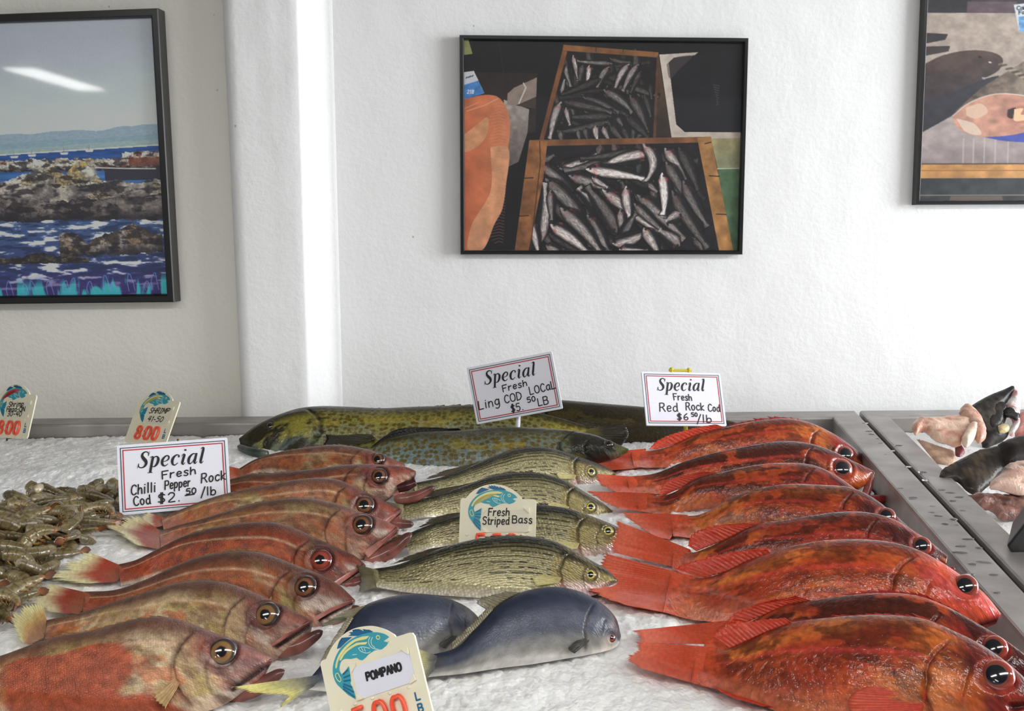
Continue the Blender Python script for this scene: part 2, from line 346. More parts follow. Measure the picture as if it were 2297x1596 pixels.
# ------------------------------------------------------------------ lettering: hand and print alphabets as strokes
# each glyph: advance, then polylines on a grid with x-height 4, capital height 6
GL = {
'A': (4.2, '0,0 2,6 4,0|.8,2.3 3.2,2.3'), 'B': (4, '0,0 0,6|0,6 2.3,6 3,5.7 3.3,4.9 3.1,3.8 2.4,3.2 0,3.2|2.4,3.2 3.2,2.8 3.6,1.8 3.4,.6 2.5,0 0,0'),
'C': (4, '3.6,5 2.6,6 1.2,5.7 .2,4 .1,2 1,.3 2.4,0 3.7,.9'), 'D': (4.2, '0,0 .1,6 2.2,5.8 3.8,4.2 3.8,2 2.4,.3 0,0'),
'F': (3.6, '.1,0 0,6 3.4,6|0,3.2 2.6,3.3'), 'H': (4.2, '0,0 0,6|3.8,6 3.8,0|0,3 3.8,3.1'), 'I': (2.4, '0,6 2,6|1,6 1,0|0,0 2,0'),
'L': (3.6, '.1,6 0,0 3.2,.1'), 'M': (5, '0,0 .2,6 2.4,1.8 4.5,6 4.7,0'), 'N': (4.4, '0,0 0,6 3.8,0 3.8,6'), 'O': (4.6, '2,6 .6,5.2 0,3 .6,.7 2.1,0 3.6,.8 4.1,3 3.5,5.3 2,6'),
'P': (3.8, '0,0 .1,6|0,6 2.3,6 3.2,5.6 3.5,4.5 3.2,3.4 2.3,2.9 0,2.9'), 'R': (4.2, '0,0 .2,6|.2,6 2.2,6 3,5.6 3.3,4.7 3,3.7 2.1,3.1 .2,3|1.8,3.1 3.8,0'),
'S': (3.8, '3.5,5.2 2.4,6 .9,5.8 .2,4.8 .9,3.6 2.6,2.8 3.4,1.6 2.8,.4 1.4,0 .1,.8'), 'T': (4, '0,6 4,6|2,6 2,0'),
'a': (3.6, '3,3.4 2,4 .7,3.4 .1,1.8 .8,.2 2,.3 3,1.8|3,4 2.9,1 3.4,0'), 'b': (3.4, '0,6 0,0|0,1.4 1,3.4 2.4,3.2 2.9,1.6 2.2,.2 .8,0 0,.8'),
'c': (3.2, '2.8,3.3 1.7,4 .5,3.2 .1,1.7 .8,.3 1.8,0 2.8,.8'), 'd': (3.6, '2.8,3 1.6,3.8 .4,2.8 .2,1.2 1.2,0 2.4,.6 2.9,2|2.9,6 2.9,.8 3.3,0'),
'e': (3.2, '.2,2 2.7,2.3 2.3,3.7 1.2,4 .3,2.9 .2,1.2 1.1,0 2.7,.6'), 'f': (2.6, '2.4,5.8 1.2,5.6 .9,0|0,3.6 2.2,3.7'), 'g': (3.4, '2.8,3.2 1.5,4 .3,3 .2,1.4 1.2,.4 2.4,1 2.8,3|2.8,4 2.8,-.8 1.8,-2 .3,-1.6'),
'h': (3.4, '.1,6 0,0|0,2 1.2,3.7 2.4,3.4 2.7,2 2.8,0'), 'i': (1.5, '.4,4 .4,0|.5,5.3 .6,5.5'), 'k': (3.2, '0,6 0,0|2.6,3.9 0,1.8 2.8,0'), 'l': (1.4, '.4,6 .4,0'),
'm': (4.8, '0,4 0,0|0,2.6 1,3.9 2,3.4 2.1,0|2.1,2.6 3.2,3.9 4.1,3.4 4.3,0'), 'n': (3.4, '0,4 0,0|0,2.4 1.2,3.9 2.4,3.4 2.7,2 2.8,0'),
'o': (3.4, '1.4,4 .3,3.2 .1,1.6 .9,.1 2,.2 2.8,1.6 2.5,3.3 1.4,4'), 'p': (3.4, '.1,4 0,-2|0,3 1.2,4 2.5,3.4 2.7,1.8 1.8,.4 .1,.6'),
'r': (2.6, '.1,4 0,0|0,2.2 .9,3.6 2.2,3.8'), 's': (2.8, '2.4,3.4 1.4,4 .4,3.3 .8,2.3 2,1.7 2.2,.6 1.2,0 0,.5'), 't': (2.6, '1,5.6 1,.8 1.6,0 2.3,.4|0,3.8 2.2,3.9'),
'u': (3.4, '0,4 .1,1 1,0 2.2,.8 2.7,2.4|2.8,4 2.8,0'), '0': (3.6, '1.5,6 .4,5 0,3 .4,1 1.5,0 2.7,1 3.1,3 2.7,5 1.5,6'), '1': (2, '.2,4.8 1,6 1,0'), '2': (3.5, '.1,4.8 1,6 2.5,5.7 2.9,4.4 2,2.6 .1,.2 3.1,.1'),
'3': (3.4, '.2,5.5 1.6,6 2.7,5 2.2,3.6 1,3.2 2.5,2.6 2.9,1.2 1.8,0 .1,.5'), '4': (3.6, '2.3,0 2.4,6|.9,5.8 0,2.4 3.2,2.4'), '5': (3.5, '2.9,6 .5,6 .2,3.4 1.6,3.8 2.8,2.8 2.6,.8 1.3,0 0,.6'),
'6': (3.4, '2.3,6 .8,4.4 .1,2 .7,.2 2,.1 2.8,1.5 2,2.9 .3,2'), '7': (3.4, '0,6 3,6 1,0'), '8': (3.6, '1.5,3.2 .4,4.2 .5,5.5 1.5,6 2.6,5.5 2.7,4.2 1.5,3.2 .2,2 .3,.6 1.5,0 2.8,.6 2.9,2 1.5,3.2'), '9': (3.4, '2.6,4 1.6,2.9 .4,3.6 .3,5.2 1.4,6 2.6,5.2 2.6,4 2.2,0'),
'$': (3.8, '3.2,4.9 2,5.6 .7,5.1 .6,3.8 2.6,2.7 3.1,1.4 2,.5 .3,.9|1.5,6.6 1.4,-.5|2.2,6.6 2.1,-.5'), '.': (1.6, '.4,.1 .6,.3'), '-': (2.6, '.2,2.4 2,2.5'), '/': (2.8, '0,-1.4 2.6,6.4'), ' ': (2.6, ''), ':': (1.6, '.4,1 .6,1.2|.4,3.6 .6,3.8'), ',': (1.4, '.6,.3 .2,-.9'),
}
def glyph_lines(ch):
    adv, s = GL[ch]
    return adv, [[tuple(float(v) for v in p.split(',')) for p in pl.split()] for pl in s.split('|') if pl]
ROUND = set('COSabcdefghmnopqrstu023568$9')
def text_lines(txt, x0, y0, size, width=None, slant=0.0, rot=0.0, jit=0.0, seed=1, smooth=True):
    """polylines of a line of text; size is the height of a capital, width fits the line to a length"""
    rnd = random.Random(seed); k = size/6.0; adv = 0.0; raw = []
    for ch in txt:
        a, ls = glyph_lines(ch); dy = rnd.uniform(-jit, jit); sc = 1+rnd.uniform(-jit, jit)*0.3
        for l in ls:
            pts = np.array(l)*sc
            if smooth and ch in ROUND and len(pts) > 3: raw.append(catmull(pts, 22)+np.array([adv, dy]))
            else: raw += [pts[i:i+2]+np.array([adv, dy]) for i in range(len(pts)-1)]
        adv += a*sc+1.0
    sx = k if width is None else width/max(adv-1.0, 0.1)
    out = []; c, s = math.cos(rot), math.sin(rot)
    for p in raw:
        x = p[:, 0]*sx+slant*p[:, 1]*k; y = p[:, 1]*k
        out.append(np.stack([x0+x*c-y*s, y0+x*s+y*c], 1))
    return out
SERIF = {  # bold italic letters: strokes of (x, y, width); x-height 1, capital 1.48
'S': (1.05, ['.93,1.08,.07 .9,1.3,.08 .72,1.45,.11 .48,1.45,.13 .3,1.3,.2 .3,1.1,.26 .5,.85,.33 .74,.62,.33 .84,.38,.27 .74,.14,.19 .5,.02,.12 .25,.06,.1 .12,.2,.08 .1,.42,.07', '.98,1.5,.03 .92,1.08,.09', '.04,-.04,.03 .1,.42,.09']),
'p': (1.05, ['.0,.9,.05 .16,.98,.1 .26,.9,.22 .26,.5,.24 .26,-.48,.24', '.0,-.5,.07 .5,-.5,.07', '.3,.72,.07 .45,.93,.1 .66,.95,.14 .84,.75,.24 .84,.4,.25 .7,.12,.18 .5,.02,.1 .3,.12,.07']),
'e': (.92, ['.2,.42,.07 .5,.47,.08 .74,.62,.14 .74,.84,.16 .55,.97,.12 .34,.88,.16 .15,.6,.24 .16,.3,.26 .34,.07,.18 .56,.03,.1 .78,.2,.06']),
'c': (.9, ['.7,.72,.14 .76,.82,.16 .66,.95,.1 .46,.96,.12 .22,.75,.23 .14,.42,.27 .26,.12,.2 .48,.02,.11 .76,.22,.06']),
'i': (.58, ['.02,.78,.04 .14,.97,.08 .28,.92,.22 .24,.5,.24 .22,.14,.22 .34,.02,.1 .5,.2,.05', '.3,1.27,.02 .3,1.32,.22 .3,1.4,.22 .3,1.45,.02']),
'a': (1.08, ['.78,.86,.07 .6,.97,.1 .4,.9,.15 .17,.6,.24 .15,.28,.25 .3,.04,.14 .5,.12,.08 .76,.6,.05', '.84,1.0,.2 .8,.5,.24 .78,.14,.22 .9,.02,.1 1.04,.2,.05']),
'l': (.58, ['.02,1.36,.05 .16,1.46,.1 .28,1.44,.2 .27,.8,.24 .24,.14,.22 .36,.02,.1 .5,.2,.05']),
}
def serif_strokes(txt, x0, y0, xh, width, slant=0.24):
    adv = sum(SERIF[c][0]+.1 for c in txt)-.1; k = width/adv; out = []; a = 0
    for c in txt:
        for s in SERIF[c][1]:
            p = np.array([[float(v) for v in q.split(',')] for q in s.split()])
            if len(p) > 2: p = catmull(p, 36)
            x = (p[:, 0]+a)*k+slant*p[:, 1]*xh; y = p[:, 1]*xh
            out.append(np.stack([x0+x, y0+y, p[:, 2]*(k*.55+xh*.45)], 1))
        a += SERIF[c][0]+.1
    return out
def ribbons(name, strokes, w, frame, lift=0.0004, mat=None, parent=None, thick=0.0):
    """flat strokes on a board; frame = (origin, u, v, n); strokes in board coordinates"""
    O, u, v, n = frame; V = []; F = []
    for s in strokes:
        s = np.asarray(s, float); P = s[:, :2]; ww = s[:, 2] if s.shape[1] > 2 else np.full(len(P), w)
        if len(P) < 2: continue
        if s.shape[1] == 2:      # round pen ends
            d0 = P[0]-P[1]; d1 = P[-1]-P[-2]
            P = np.vstack([P[0]+d0/(np.linalg.norm(d0)+1e-9)*w*.35, P, P[-1]+d1/(np.linalg.norm(d1)+1e-9)*w*.35]); ww = np.r_[w*.55, ww, w*.55]
        T = np.gradient(P, axis=0); T /= np.linalg.norm(T, axis=1)[:, None]+1e-12; N = np.stack([-T[:, 1], T[:, 0]], 1)
        A = P+N*ww[:, None]/2; B = P-N*ww[:, None]/2; b = len(V)
        lf = lift+2.5e-6*(len(F) % 40)
        for i in range(len(P)):
            V.append(O+u*A[i, 0]+v*A[i, 1]+n*lf); V.append(O+u*B[i, 0]+v*B[i, 1]+n*lf)
        F += [(b+2*i, b+2*i+1, b+2*i+3, b+2*i+2) for i in range(len(P)-1)]
    me = bpy.data.meshes.new(name); me.from_pydata([tuple(x) for x in V], [], F); me.update()
    return new_obj(name, me, mat, parent)
def flat_poly(name, polys, frame, lift, mat, parent, thick=0.0, bev=0.0):
    """filled outlines on a board, extruded by thick"""
    O, u, v, n = frame; bm = bmesh.new()
    for pts in polys:
        vs_ = [bm.verts.new(Vector(O+u*p[0]+v*p[1]+n*lift)) for p in pts]
        f = bm.faces.new(vs_)
        if thick:
            r = bmesh.ops.extrude_face_region(bm, geom=[f]); nv = [e for e in r['geom'] if isinstance(e, bmesh.types.BMVert)]
            bmesh.ops.translate(bm, verts=nv, vec=Vector(n*thick))
    if bev: bmesh.ops.bevel(bm, geom=[e for e in bm.edges], offset=bev, segments=2, affect='EDGES', profile=0.6)
    big = [f for f in bm.faces if len(f.verts) > 4]
    if big: bmesh.ops.triangulate(bm, faces=big)
    return new_obj(name, bm_mesh(name, bm), mat, parent)

# ------------------------------------------------------------------ the room
def quad_obj(name, pts, mat, kind='structure'):
    me = bpy.data.meshes.new(name); me.from_pydata([tuple(p) for p in pts], [], [tuple(range(len(pts)))]); me.update()
    return tag(new_obj(name, me, mat), kind=kind)
def slab(name, lo, hi, mat):
    bm = bmesh.new(); lo = np.array(lo, float); hi = np.array(hi, float); box(bm, (lo+hi)/2, hi-lo)
    return tag(new_obj(name, bm_mesh(name, bm), mat), kind='structure')
ROOM_T, ROOM_B, ROOM_R, ROOM_F = 2.66, 0.0, 4.6, -9.0
slab('floor', (-7.0, ROOM_F, -0.1), (ROOM_R, 1.2, 0.0), M_FLOOR)
slab('ceiling', (-7.0, ROOM_F, ROOM_T), (ROOM_R, 1.2, ROOM_T+0.1), M_CEIL)
slab('wall_back', (-0.55, 0.0, 0.0), (ROOM_R, 0.12, ROOM_T), M_WALL)
# pilaster between the two wall fields: soft corners, splayed on the right
PIL_Y = -0.062
xl_b = at_y(537, 935, PIL_Y)[0]; xl_t = at_y(494, 20, PIL_Y)[0]; xr_b = at_y(692, 915, PIL_Y)[0]; xr_t = at_y(666, 20, PIL_Y)[0]
xs_b = at_y(757, 915, 0)[0]; xs_t = at_y(733, 20, 0)[0]
def pilaster():
    zs = np.linspace(0.0, ROOM_T, 90); zt = at_y(494, 20, PIL_Y)[2]; zb = RIM; V = []
    for z in zs:
        f = np.clip((z-zb)/(zt-zb), -0.3, 1.3); wob = 0.003*(fbm(z*3.1, 0.3, 5)-0.5)
        xl = xl_b+(xl_t-xl_b)*f+wob; xr = xr_b+(xr_t-xr_b)*f+0.002*(fbm(z*2.3, 7.3, 6)-0.5); xs = xs_b+(xs_t-xs_b)*f
        prof = [(xl+0.002, 0.10), (xl, 0.0), (xl+0.001, PIL_Y+0.022), (xl+0.006, PIL_Y+0.008), (xl+0.016, PIL_Y+0.001), (xl+0.03, PIL_Y)]
        prof += [(xl+0.03+(xr-xl-0.034)*k/8, PIL_Y+0.0035*(fbm(z*4+k, k*1.7, 9)-0.5)) for k in range(1, 8)]
        prof += [(xr-0.003, PIL_Y), (xr+0.001, PIL_Y+0.0015), (xr+0.004, PIL_Y+0.006)]
        prof += [(xr+0.004+(xs-xr-0.012)*k/4, PIL_Y+0.006+(-PIL_Y-0.010)*k/4) for k in range(1, 4)]
        prof += [(xs-0.006, -0.004), (xs+0.004, -0.001), (xs+0.02, 0.001), (xs+0.03, 0.05)]
        V.append([(x, y, z) for x, y in prof])
    V = np.array(V); me = mesh_np('trim_1', V.reshape(-1, 3), grid_quads(V.shape[0], V.shape[1]))
    return tag(new_obj('trim_1', me, M_WALL), kind='structure')
pilaster()
LW_P = np.array([xl_b, -0.022, 0.0]); LW_A = math.radians(8.0)
LW_D = np.array([-math.cos(LW_A), math.sin(LW_A), 0.0]); LW_N = np.array([-math.sin(LW_A), -math.cos(LW_A), 0.0])
def left_wall():
    a = LW_P-LW_D*0.12; b = LW_P+LW_D*6.4; off = -LW_N*0.12; bm = bmesh.new()
    hull_prism(bm, [a, b, b+off, a+off], [p+np.array([0, 0, ROOM_T]) for p in (a, b, b+off, a+off)])
    return tag(new_obj('wall_left', bm_mesh('wall_left', bm), M_WALL2), kind='structure')
left_wall()

# ------------------------------------------------------------------ ceiling lamps of the shop
def lamp_mat():
    m = bpy.data.materials.new('lit_diffuser'); m.use_nodes = True; nt = m.node_tree; nt.nodes.clear()
    e = nd(nt, 'ShaderNodeEmission'); e.inputs['Color'].default_value = (1.0, 0.985, 0.95, 1); e.inputs['Strength'].default_value = 21.0
    o = nd(nt, 'ShaderNodeOutputMaterial'); nt.links.new(e.outputs[0], o.inputs['Surface']); return m
M_LAMP = lamp_mat(); M_LAMPBOX = plain('white_enamel', (225, 225, 222), 0.4)
LAMPS = [(-5.39, -6.38, -11.4, 'fluorescent ceiling lamp far left, the one mirrored in the seascape glass'), (-1.75, -2.9, 90, 'fluorescent ceiling lamp over the left end of the counter'),
         (0.25, -2.9, 90, 'fluorescent ceiling lamp over the middle of the counter'), (2.2, -2.9, 90, 'fluorescent ceiling lamp over the right end of the counter'), (-2.6, -5.0, 0, 'fluorescent ceiling lamp over the shop floor')]
for lx, ly, la, lab in LAMPS:
    r = empty('ceiling_lamp', (lx, ly, ROOM_T)); r.rotation_euler = (0, 0, math.radians(la)); tag(r, lab, 'lamp', 'fluorescent ceiling lamps')
    bm = bmesh.new(); box(bm, (0, 0, -0.03), (0.30, 1.5, 0.058)); bevel_all(bm, 0.006); new_obj('housing', bm_mesh('housing', bm), M_LAMPBOX, r)
    bm = bmesh.new(); box(bm, (0, 0, -0.061), (0.26, 1.44, 0.004)); new_obj('diffuser', bm_mesh('diffuser', bm), M_LAMP, r)

# ------------------------------------------------------------------ steel trays on the counter
FRONT = CAM[1]+0.62
def line_at(pa, pb):
    a = at_z(*pa, RIM); b = at_z(*pb, RIM)
    return lambda y: a[0]+(b[0]-a[0])*(y-a[1])/(b[1]-a[1])
rail_in = line_at((1868, 936), (2210, 1330)); rail_out = line_at((1926, 928), (2286, 1313))
rail2_out = line_at((1935, 928), (2297, 1310)); rail2_in = line_at((1997, 936), (2268, 1200))
Y_OUT = BACK; Y_IN = at_z(1868, 936, RIM)[1]; XL = -1.75; XR = 2.6
def tray(name, label, inner, outer):
    root = empty(name, (float(np.mean([p[0] for p in inner])), float(np.mean([p[1] for p in inner])), 0.87)); base = np.array(root.location)
    tag(root, label, 'tray', 'steel trays of ice on the counter')
    P3 = lambda p, z: Vector((p[0]-base[0], p[1]-base[1], z-base[2]))
    bm = bmesh.new(); n = len(inner); rows = []
    zt, zb = RIM, RIM-0.03
    # rounded rim profile: outside foot, outside edge, inside edge, inside foot
    def lerp(a, b, f): return (a[0]+(b[0]-a[0])*f, a[1]+(b[1]-a[1])*f)
    prof = [(0.0, zb), (0.0, zt-0.008), (0.02, zt-0.003), (0.07, zt-0.0005), (0.13, zt), (0.93, zt), (0.975, zt-0.0012), (1.0, zt-0.005), (1.0, zb)]
    for f, z in prof: rows.append([bm.verts.new(P3(lerp(o, i, f), z)) for o, i in zip(outer, inner)])
    for r in range(len(rows)-1):
        for k in range(n): bm.faces.new((rows[r][k], rows[r][(k+1) % n], rows[r+1][(k+1) % n], rows[r+1][k]))
    for k in range(n): bm.faces.new((rows[-1][k], rows[-1][(k+1) % n], rows[0][(k+1) % n], rows[0][k]))
    new_obj('rim', bm_mesh('rim', bm), M_STEEL, root)
    bm = bmesh.new(); c = np.mean(np.array(inner), 0)
    a = [bm.verts.new(P3(p, zb)) for p in inner]; b = [bm.verts.new(P3(p, 0.865)) for p in inner]
    for k in range(n): bm.faces.new((a[k], a[(k+1) % n], b[(k+1) % n], b[k]))
    bm.faces.new(b)
    new_obj('basin', bm_mesh('basin', bm), M_STEEL, root)
    return root
T1_IN = [(XL, Y_IN), (rail_in(Y_IN), Y_IN), (rail_in(FRONT+0.05), FRONT+0.05), (XL, FRONT+0.05)]
T1_OUT = [(XL-0.07, Y_OUT), (rail_out(Y_OUT), Y_OUT), (rail_out(FRONT), FRONT), (XL-0.07, FRONT)]
T2_IN = [(rail2_in(Y_IN), Y_IN), (XR, Y_IN), (XR, FRONT+0.05), (rail2_in(FRONT+0.05), FRONT+0.05)]
T2_OUT = [(rail2_out(Y_OUT), Y_OUT), (XR+0.07, Y_OUT), (XR+0.07, FRONT), (rail2_out(FRONT), FRONT)]
tray('ice_tray', 'large steel tray of crushed ice holding all the whole fish', T1_IN, T1_OUT)
tray('ice_tray', 'steel tray on the right holding cut pink fish and a dark tail', T2_IN, T2_OUT)
def counter():
    bm = bmesh.new(); box(bm, (0.42, (Y_OUT+FRONT)/2, 0.43), (4.5, Y_OUT-FRONT-0.02, 0.862))
    o = new_obj('display_counter', bm_mesh('display_counter', bm), M_CAB); tag(o, 'counter carrying the steel ice trays along the white wall', 'counter')
counter()

SHRIMP_C = at_z(105, 1225, ICE)
def ice_h(x, y):
    """ice level in the large tray"""
    z = ICE+0.012*(fbm(x*6, y*6, 3)-0.5)+0.020*(fbm(x*2.2+3, y*2.2, 8)-0.5)
    r = np.hypot((x-SHRIMP_C[0]+0.10)/0.33, (y-SHRIMP_C[1])/0.19)
    z = z+0.022*np.exp(-r**4)
    d = rail_in(y)-x
    z = z-0.016*np.exp(-(d/0.05)**2)
    m = at_z(165, 1040, ICE+0.02); z = z+0.022*np.exp(-(((x-m[0])/0.18)**2+((y-m[1])/0.07)**2))
    m = at_z(1560, 1410, ICE); z = z+0.006*np.exp(-(((x-m[0])/0.12)**2+((y-m[1])/0.05)**2))
    return z
def ice_bed(name, label, xa, xb, ya, yb, nx, ny, hf, seed):
    ys = np.linspace(ya, yb, ny); t = np.linspace(0, 1, nx); Y, T = np.meshgrid(ys, t, indexing='ij')
    XA = np.array([xa(y) for y in ys])[:, None]; XB = np.array([xb(y) for y in ys])[:, None]
    X = XA+(XB-XA)*T; Z = hf(X, Y)
    Z = Z+0.005*(fbm(X*40, Y*40, seed, 3)-0.5)+0.003*(vnoise(X*150, Y*150, seed+4)-0.5)+0.0025*(hsh(np.arange(X.size).reshape(X.shape), np.zeros(X.shape, int), 3)-0.5)
    X = X+0.003*(hsh(np.arange(X.size).reshape(X.shape), np.ones(X.shape, int), 4)-0.5)
    me = mesh_np(name, np.stack([X, Y, Z], -1).reshape(-1, 3), grid_quads(ny, nx), smooth=True)
    o = new_obj(name, me, M_ICE); tag(o, label, 'ice', kind='stuff'); return o
ice_bed('crushed_ice', 'bed of crushed white ice in the large tray under the fish', lambda y: XL+0.005, lambda y: rail_in(y)-0.004, Y_IN-0.004, FRONT+0.06, 620, 330, ice_h, 11)
ice_bed('crushed_ice', 'crushed ice under the cut pink fish in the right tray', lambda y: rail2_in(y)+0.004, lambda y: XR-0.005, Y_IN-0.004, FRONT+0.06, 150, 150,
        lambda x, y: ICE-0.006+0.012*(fbm(x*6, y*6, 31)-0.5), 23)

# ------------------------------------------------------------------ fish
PROF_ROCK = [(0, .33), (.08, .34), (.2, .46), (.35, .72), (.5, .93), (.62, 1), (.73, .98), (.82, .86), (.89, .66), (.95, .40), (1, .13)]
PROF_BASS = [(0, .36), (.1, .38), (.25, .60), (.42, .9), (.58, 1), (.7, .98), (.8, .88), (.88, .70), (.95, .42), (1, .12)]
PROF_LING = [(0, .34), (.15, .45), (.35, .72), (.55, .92), (.7, 1), (.82, 1), (.9, .88), (.96, .62), (1, .3)]
TPROF = [(0, .02), (.05, .17), (.12, .27), (.3, .6), (.5, .92), (.65, 1), (.8, .95), (.9, .72), (.96, .45), (1, .16)]
def interp(tab, t):
    a = np.array(tab); return np.interp(t, a[:, 0], a[:, 1])
def smooth_tab(tab, t):
    v = interp(tab, t); k = max(3, len(t)//24); w = np.ones(k)/k
    return np.convolve(np.pad(v, k, mode='edge'), w, 'same')[k:-k]

def on_ice(V, h):
    """points that would sink into the ice are slid along their sight line until they rest on it"""
    V0 = V.copy()
    for _ in range(4):
        zt = ice_h(V[:, 0], V[:, 1])+h; dz = V0[:, 2]-zt; zn = V0[:, 2]+(.5*(np.sqrt(dz*dz+.007**2)-dz))*sstep(.030, .008, dz); d = V0-CAM; k = (zn-CAM[2])/d[:, 2]; V = np.where((dz < .03)[:, None], CAM+d*k[:, None], V0)
    return V

class Fish:
    """a fish lying on the ice: its dorsal line seen in the photograph is laid on a leaning plane through the fish"""
    def __init__(s, name, label, cat, group, dorsal, sh, Ht, Hs, alpha, depth, prof, thick, mat, colf, nst=150, nring=56, ventral=None,
                 gill=0.76, seed=1, mouth=None, eyes=(), groove=0.0030, eyer=0.0, cexp=0.9, arch=0.5, rest=None, gillk=1.0):
        s.seed = seed; z0 = ICE
        p0 = at_z(*dorsal[0], z0+Ht); p1 = at_z(*dorsal[sh], z0+Hs)
        e1 = p1-p0; e1 /= np.linalg.norm(e1)
        back = np.cross(np.array([0, 0, 1.0]), e1); back /= np.linalg.norm(back)
        if back[1] < 0: back = -back
        a = math.radians(alpha); e2 = back*math.cos(a)+np.array([0, 0, 1.0])*math.sin(a); e2 -= e1*np.dot(e1, e2); e2 /= np.linalg.norm(e2)
        n = np.cross(e1, e2)
        s.flip = n[1] > 0
        if s.flip: n = -n
        s.O, s.e1, s.e2, s.n = p0, e1, e2, n
        s.mat = mat; s.pxm = FPX/np.dot(p1-CAM, FWD)
        D = np.array([s.pl(*p) for p in dorsal]); s.N = nst
        D = catmull(D, nst); t = np.linspace(0, 1, nst)
        s.L = np.linalg.norm(np.diff(D, axis=0), axis=1).sum()
        if ventral is not None:
            Vn = catmull(np.array([s.pl(*p) for p in ventral]), nst)
            C = (D+Vn)/2; half = np.linalg.norm(D-Vn, axis=1)/2; dirn = (D-Vn)/(2*half[:, None]+1e-9)
        else:
            T = np.gradient(D, axis=0); T /= np.linalg.norm(T, axis=1)[:, None]
            k = nst//6; Ts = np.stack([np.convolve(np.pad(T[:, j], k, mode='edge'), np.ones(2*k+1)/(2*k+1), 'same')[k:-k] for j in (0, 1)], 1)
            Ts = Ts*(1-arch)+np.array([1.0, 0])*arch*1.0; Ts /= np.linalg.norm(Ts, axis=1)[:, None]
            dirn = np.stack([-Ts[:, 1], Ts[:, 0]], 1)
            half = depth*smooth_tab(prof, t)/2; C = D-dirn*half[:, None]
        s.D, s.C, s.half, s.dir, s.t = D, C, half, dirn, t
        s.hth = thick*smooth_tab(TPROF, t)
        nf = max(16, nring//5); nn_ = nring-nf; vl = np.linspace(0, 1, nn_); vl = .5*vl+.5*(1-np.cos(np.pi*vl))/2; vf = (1-np.cos(np.pi*np.linspace(0, 1, nf+2)[1:-1]))/2
        f = np.r_[np.arccos(np.clip(1-2*vl, -1, 1)), 2*np.pi-np.arccos(np.clip(1-2*vf[::-1], -1, 1))]
        cf = np.cos(f); sf = np.sign(np.sin(f))*np.abs(np.sin(f))**cexp
        q = C[:, None]+dirn[:, None]*(half[:, None]*cf[None])[..., None]
        w = s.hth[:, None]*sf[None]
        v = np.broadcast_to((1-cf)/2, w.shape).copy(); tt = np.broadcast_to(t[:, None], w.shape).copy()
        # gill cover edge and cheek edge: the plate stands proud, the slit behind it sinks
        ge = gill-0.045*(1-np.clip(np.abs(v-.55)/.42, 0, 1)**2)+.012*(fbm(v*9, tt*0+seed, seed+60)-.5); dt = tt-ge; inr = sstep(.08, .2, v)*sstep(1.0, .9, v)
        dep = max(half.max(), .01)
        w = w+np.sign(w)*inr*gillk*(0.05*dep*sstep(-.004, .008, dt)*np.exp(-np.clip(dt, 0, 1)/.07)-0.06*dep*np.exp(-(dt/.007)**2))
        gc = np.exp(-(dt/.010)**2)*inr*(.25+.95*fbm(v*14, tt*20, seed+61))
        ce = gill+.085-0.04*(1-np.clip(np.abs(v-.6)/.4, 0, 1)**2)+.016*(fbm(v*8+4, tt*0+seed, seed+62)-.5); d2 = tt-ce; in2 = sstep(.3, .45, v)*sstep(1.0, .9, v)
        w = w+np.sign(w)*in2*gillk*(0.025*dep*sstep(-.004, .006, d2)*np.exp(-np.clip(d2, 0, 1)/.04)-0.025*dep*np.exp(-(d2/.006)**2))
        s.masks = {'gill': gc, 'cheek': np.exp(-(d2/.007)**2)*in2*fbm(v*12, tt*20, seed+63)}
        mg = np.zeros_like(w)
        if mouth is not None:
            a_, b_ = [s.srf(*p) for p in mouth]; ab = b_-a_
            u = np.clip(((q-a_)@ab)/(ab@ab), 0, 1); dd = np.linalg.norm(q-(a_+u[..., None]*ab), axis=-1)
            mg = np.exp(-(dd/groove)**2); w = w*(1-.45*mg)
        s.masks['mouth'] = mg
        w = w*(1+.07*sstep(gill, gill+.05, tt)*(fbm(q[..., 0]*70, q[..., 1]*70, seed+64)-.5)+.03*(fbm(q[..., 0]*25, q[..., 1]*40, seed+65)-.5))
        for (ex, ey, er) in eyes:
            c = s.srf(ex, ey); r = er/s.pxm; d = np.linalg.norm(q-c, axis=-1)/r
            w = w+np.sign(w)*((.06 if s.pupr > .5 else .16)*r*np.exp(-((d-1.22)/.22)**2)-0.25*r*np.exp(-(d/.95)**4))
            s.masks['socket'] = np.exp(-((d-1.1)/.2)**2)
        s.q, s.w, s.v, s.tt = q, w, v, tt
        V = s.W(q, w)
        hl = (.006-.002*sstep(.1, .4, tt)) if (ventral is not None if rest is None else rest) else .006-.07*sstep(.08, .30, tt)
        V = on_ice(V.reshape(-1, 3), hl.ravel()).reshape(V.shape)
        base = s.O.copy(); base[2] = ICE-0.01; base[:2] = V.reshape(-1, 3)[:, :2].mean(0); s.base = base
        su = q[..., 0]-q[..., 0].min(); arc = v*2*half[:, None]*1.25+np.where(np.sin(f)[None] < 0, .5, 0)
        s.su, s.arc = su, arc
        col = colf(s, tt, v, su, arc); s.endcol = col[2:7, nn_//5:nn_*3//5].reshape(-1, 3).mean(0)
        Q = grid_quads(nst, nring, True, flip=s.flip)
        V = V.reshape(-1, 3); i0 = len(V); V = np.vstack([V, V[:nring].mean(0), V[-nring:].mean(0)])-base
        col = np.vstack([col.reshape(-1, 3), col[0].mean(0), col[-1].mean(0)])
        suv = np.stack([su, arc], -1).reshape(-1, 2); suv = np.vstack([suv, suv[0], suv[-1]])
        j = np.arange(nring); j2 = (j+1) % nring
        c1 = np.stack([j, j2, np.full(nring, i0)], 1); c2 = np.stack([(nst-1)*nring+j2, (nst-1)*nring+j, np.full(nring, i0+1)], 1)
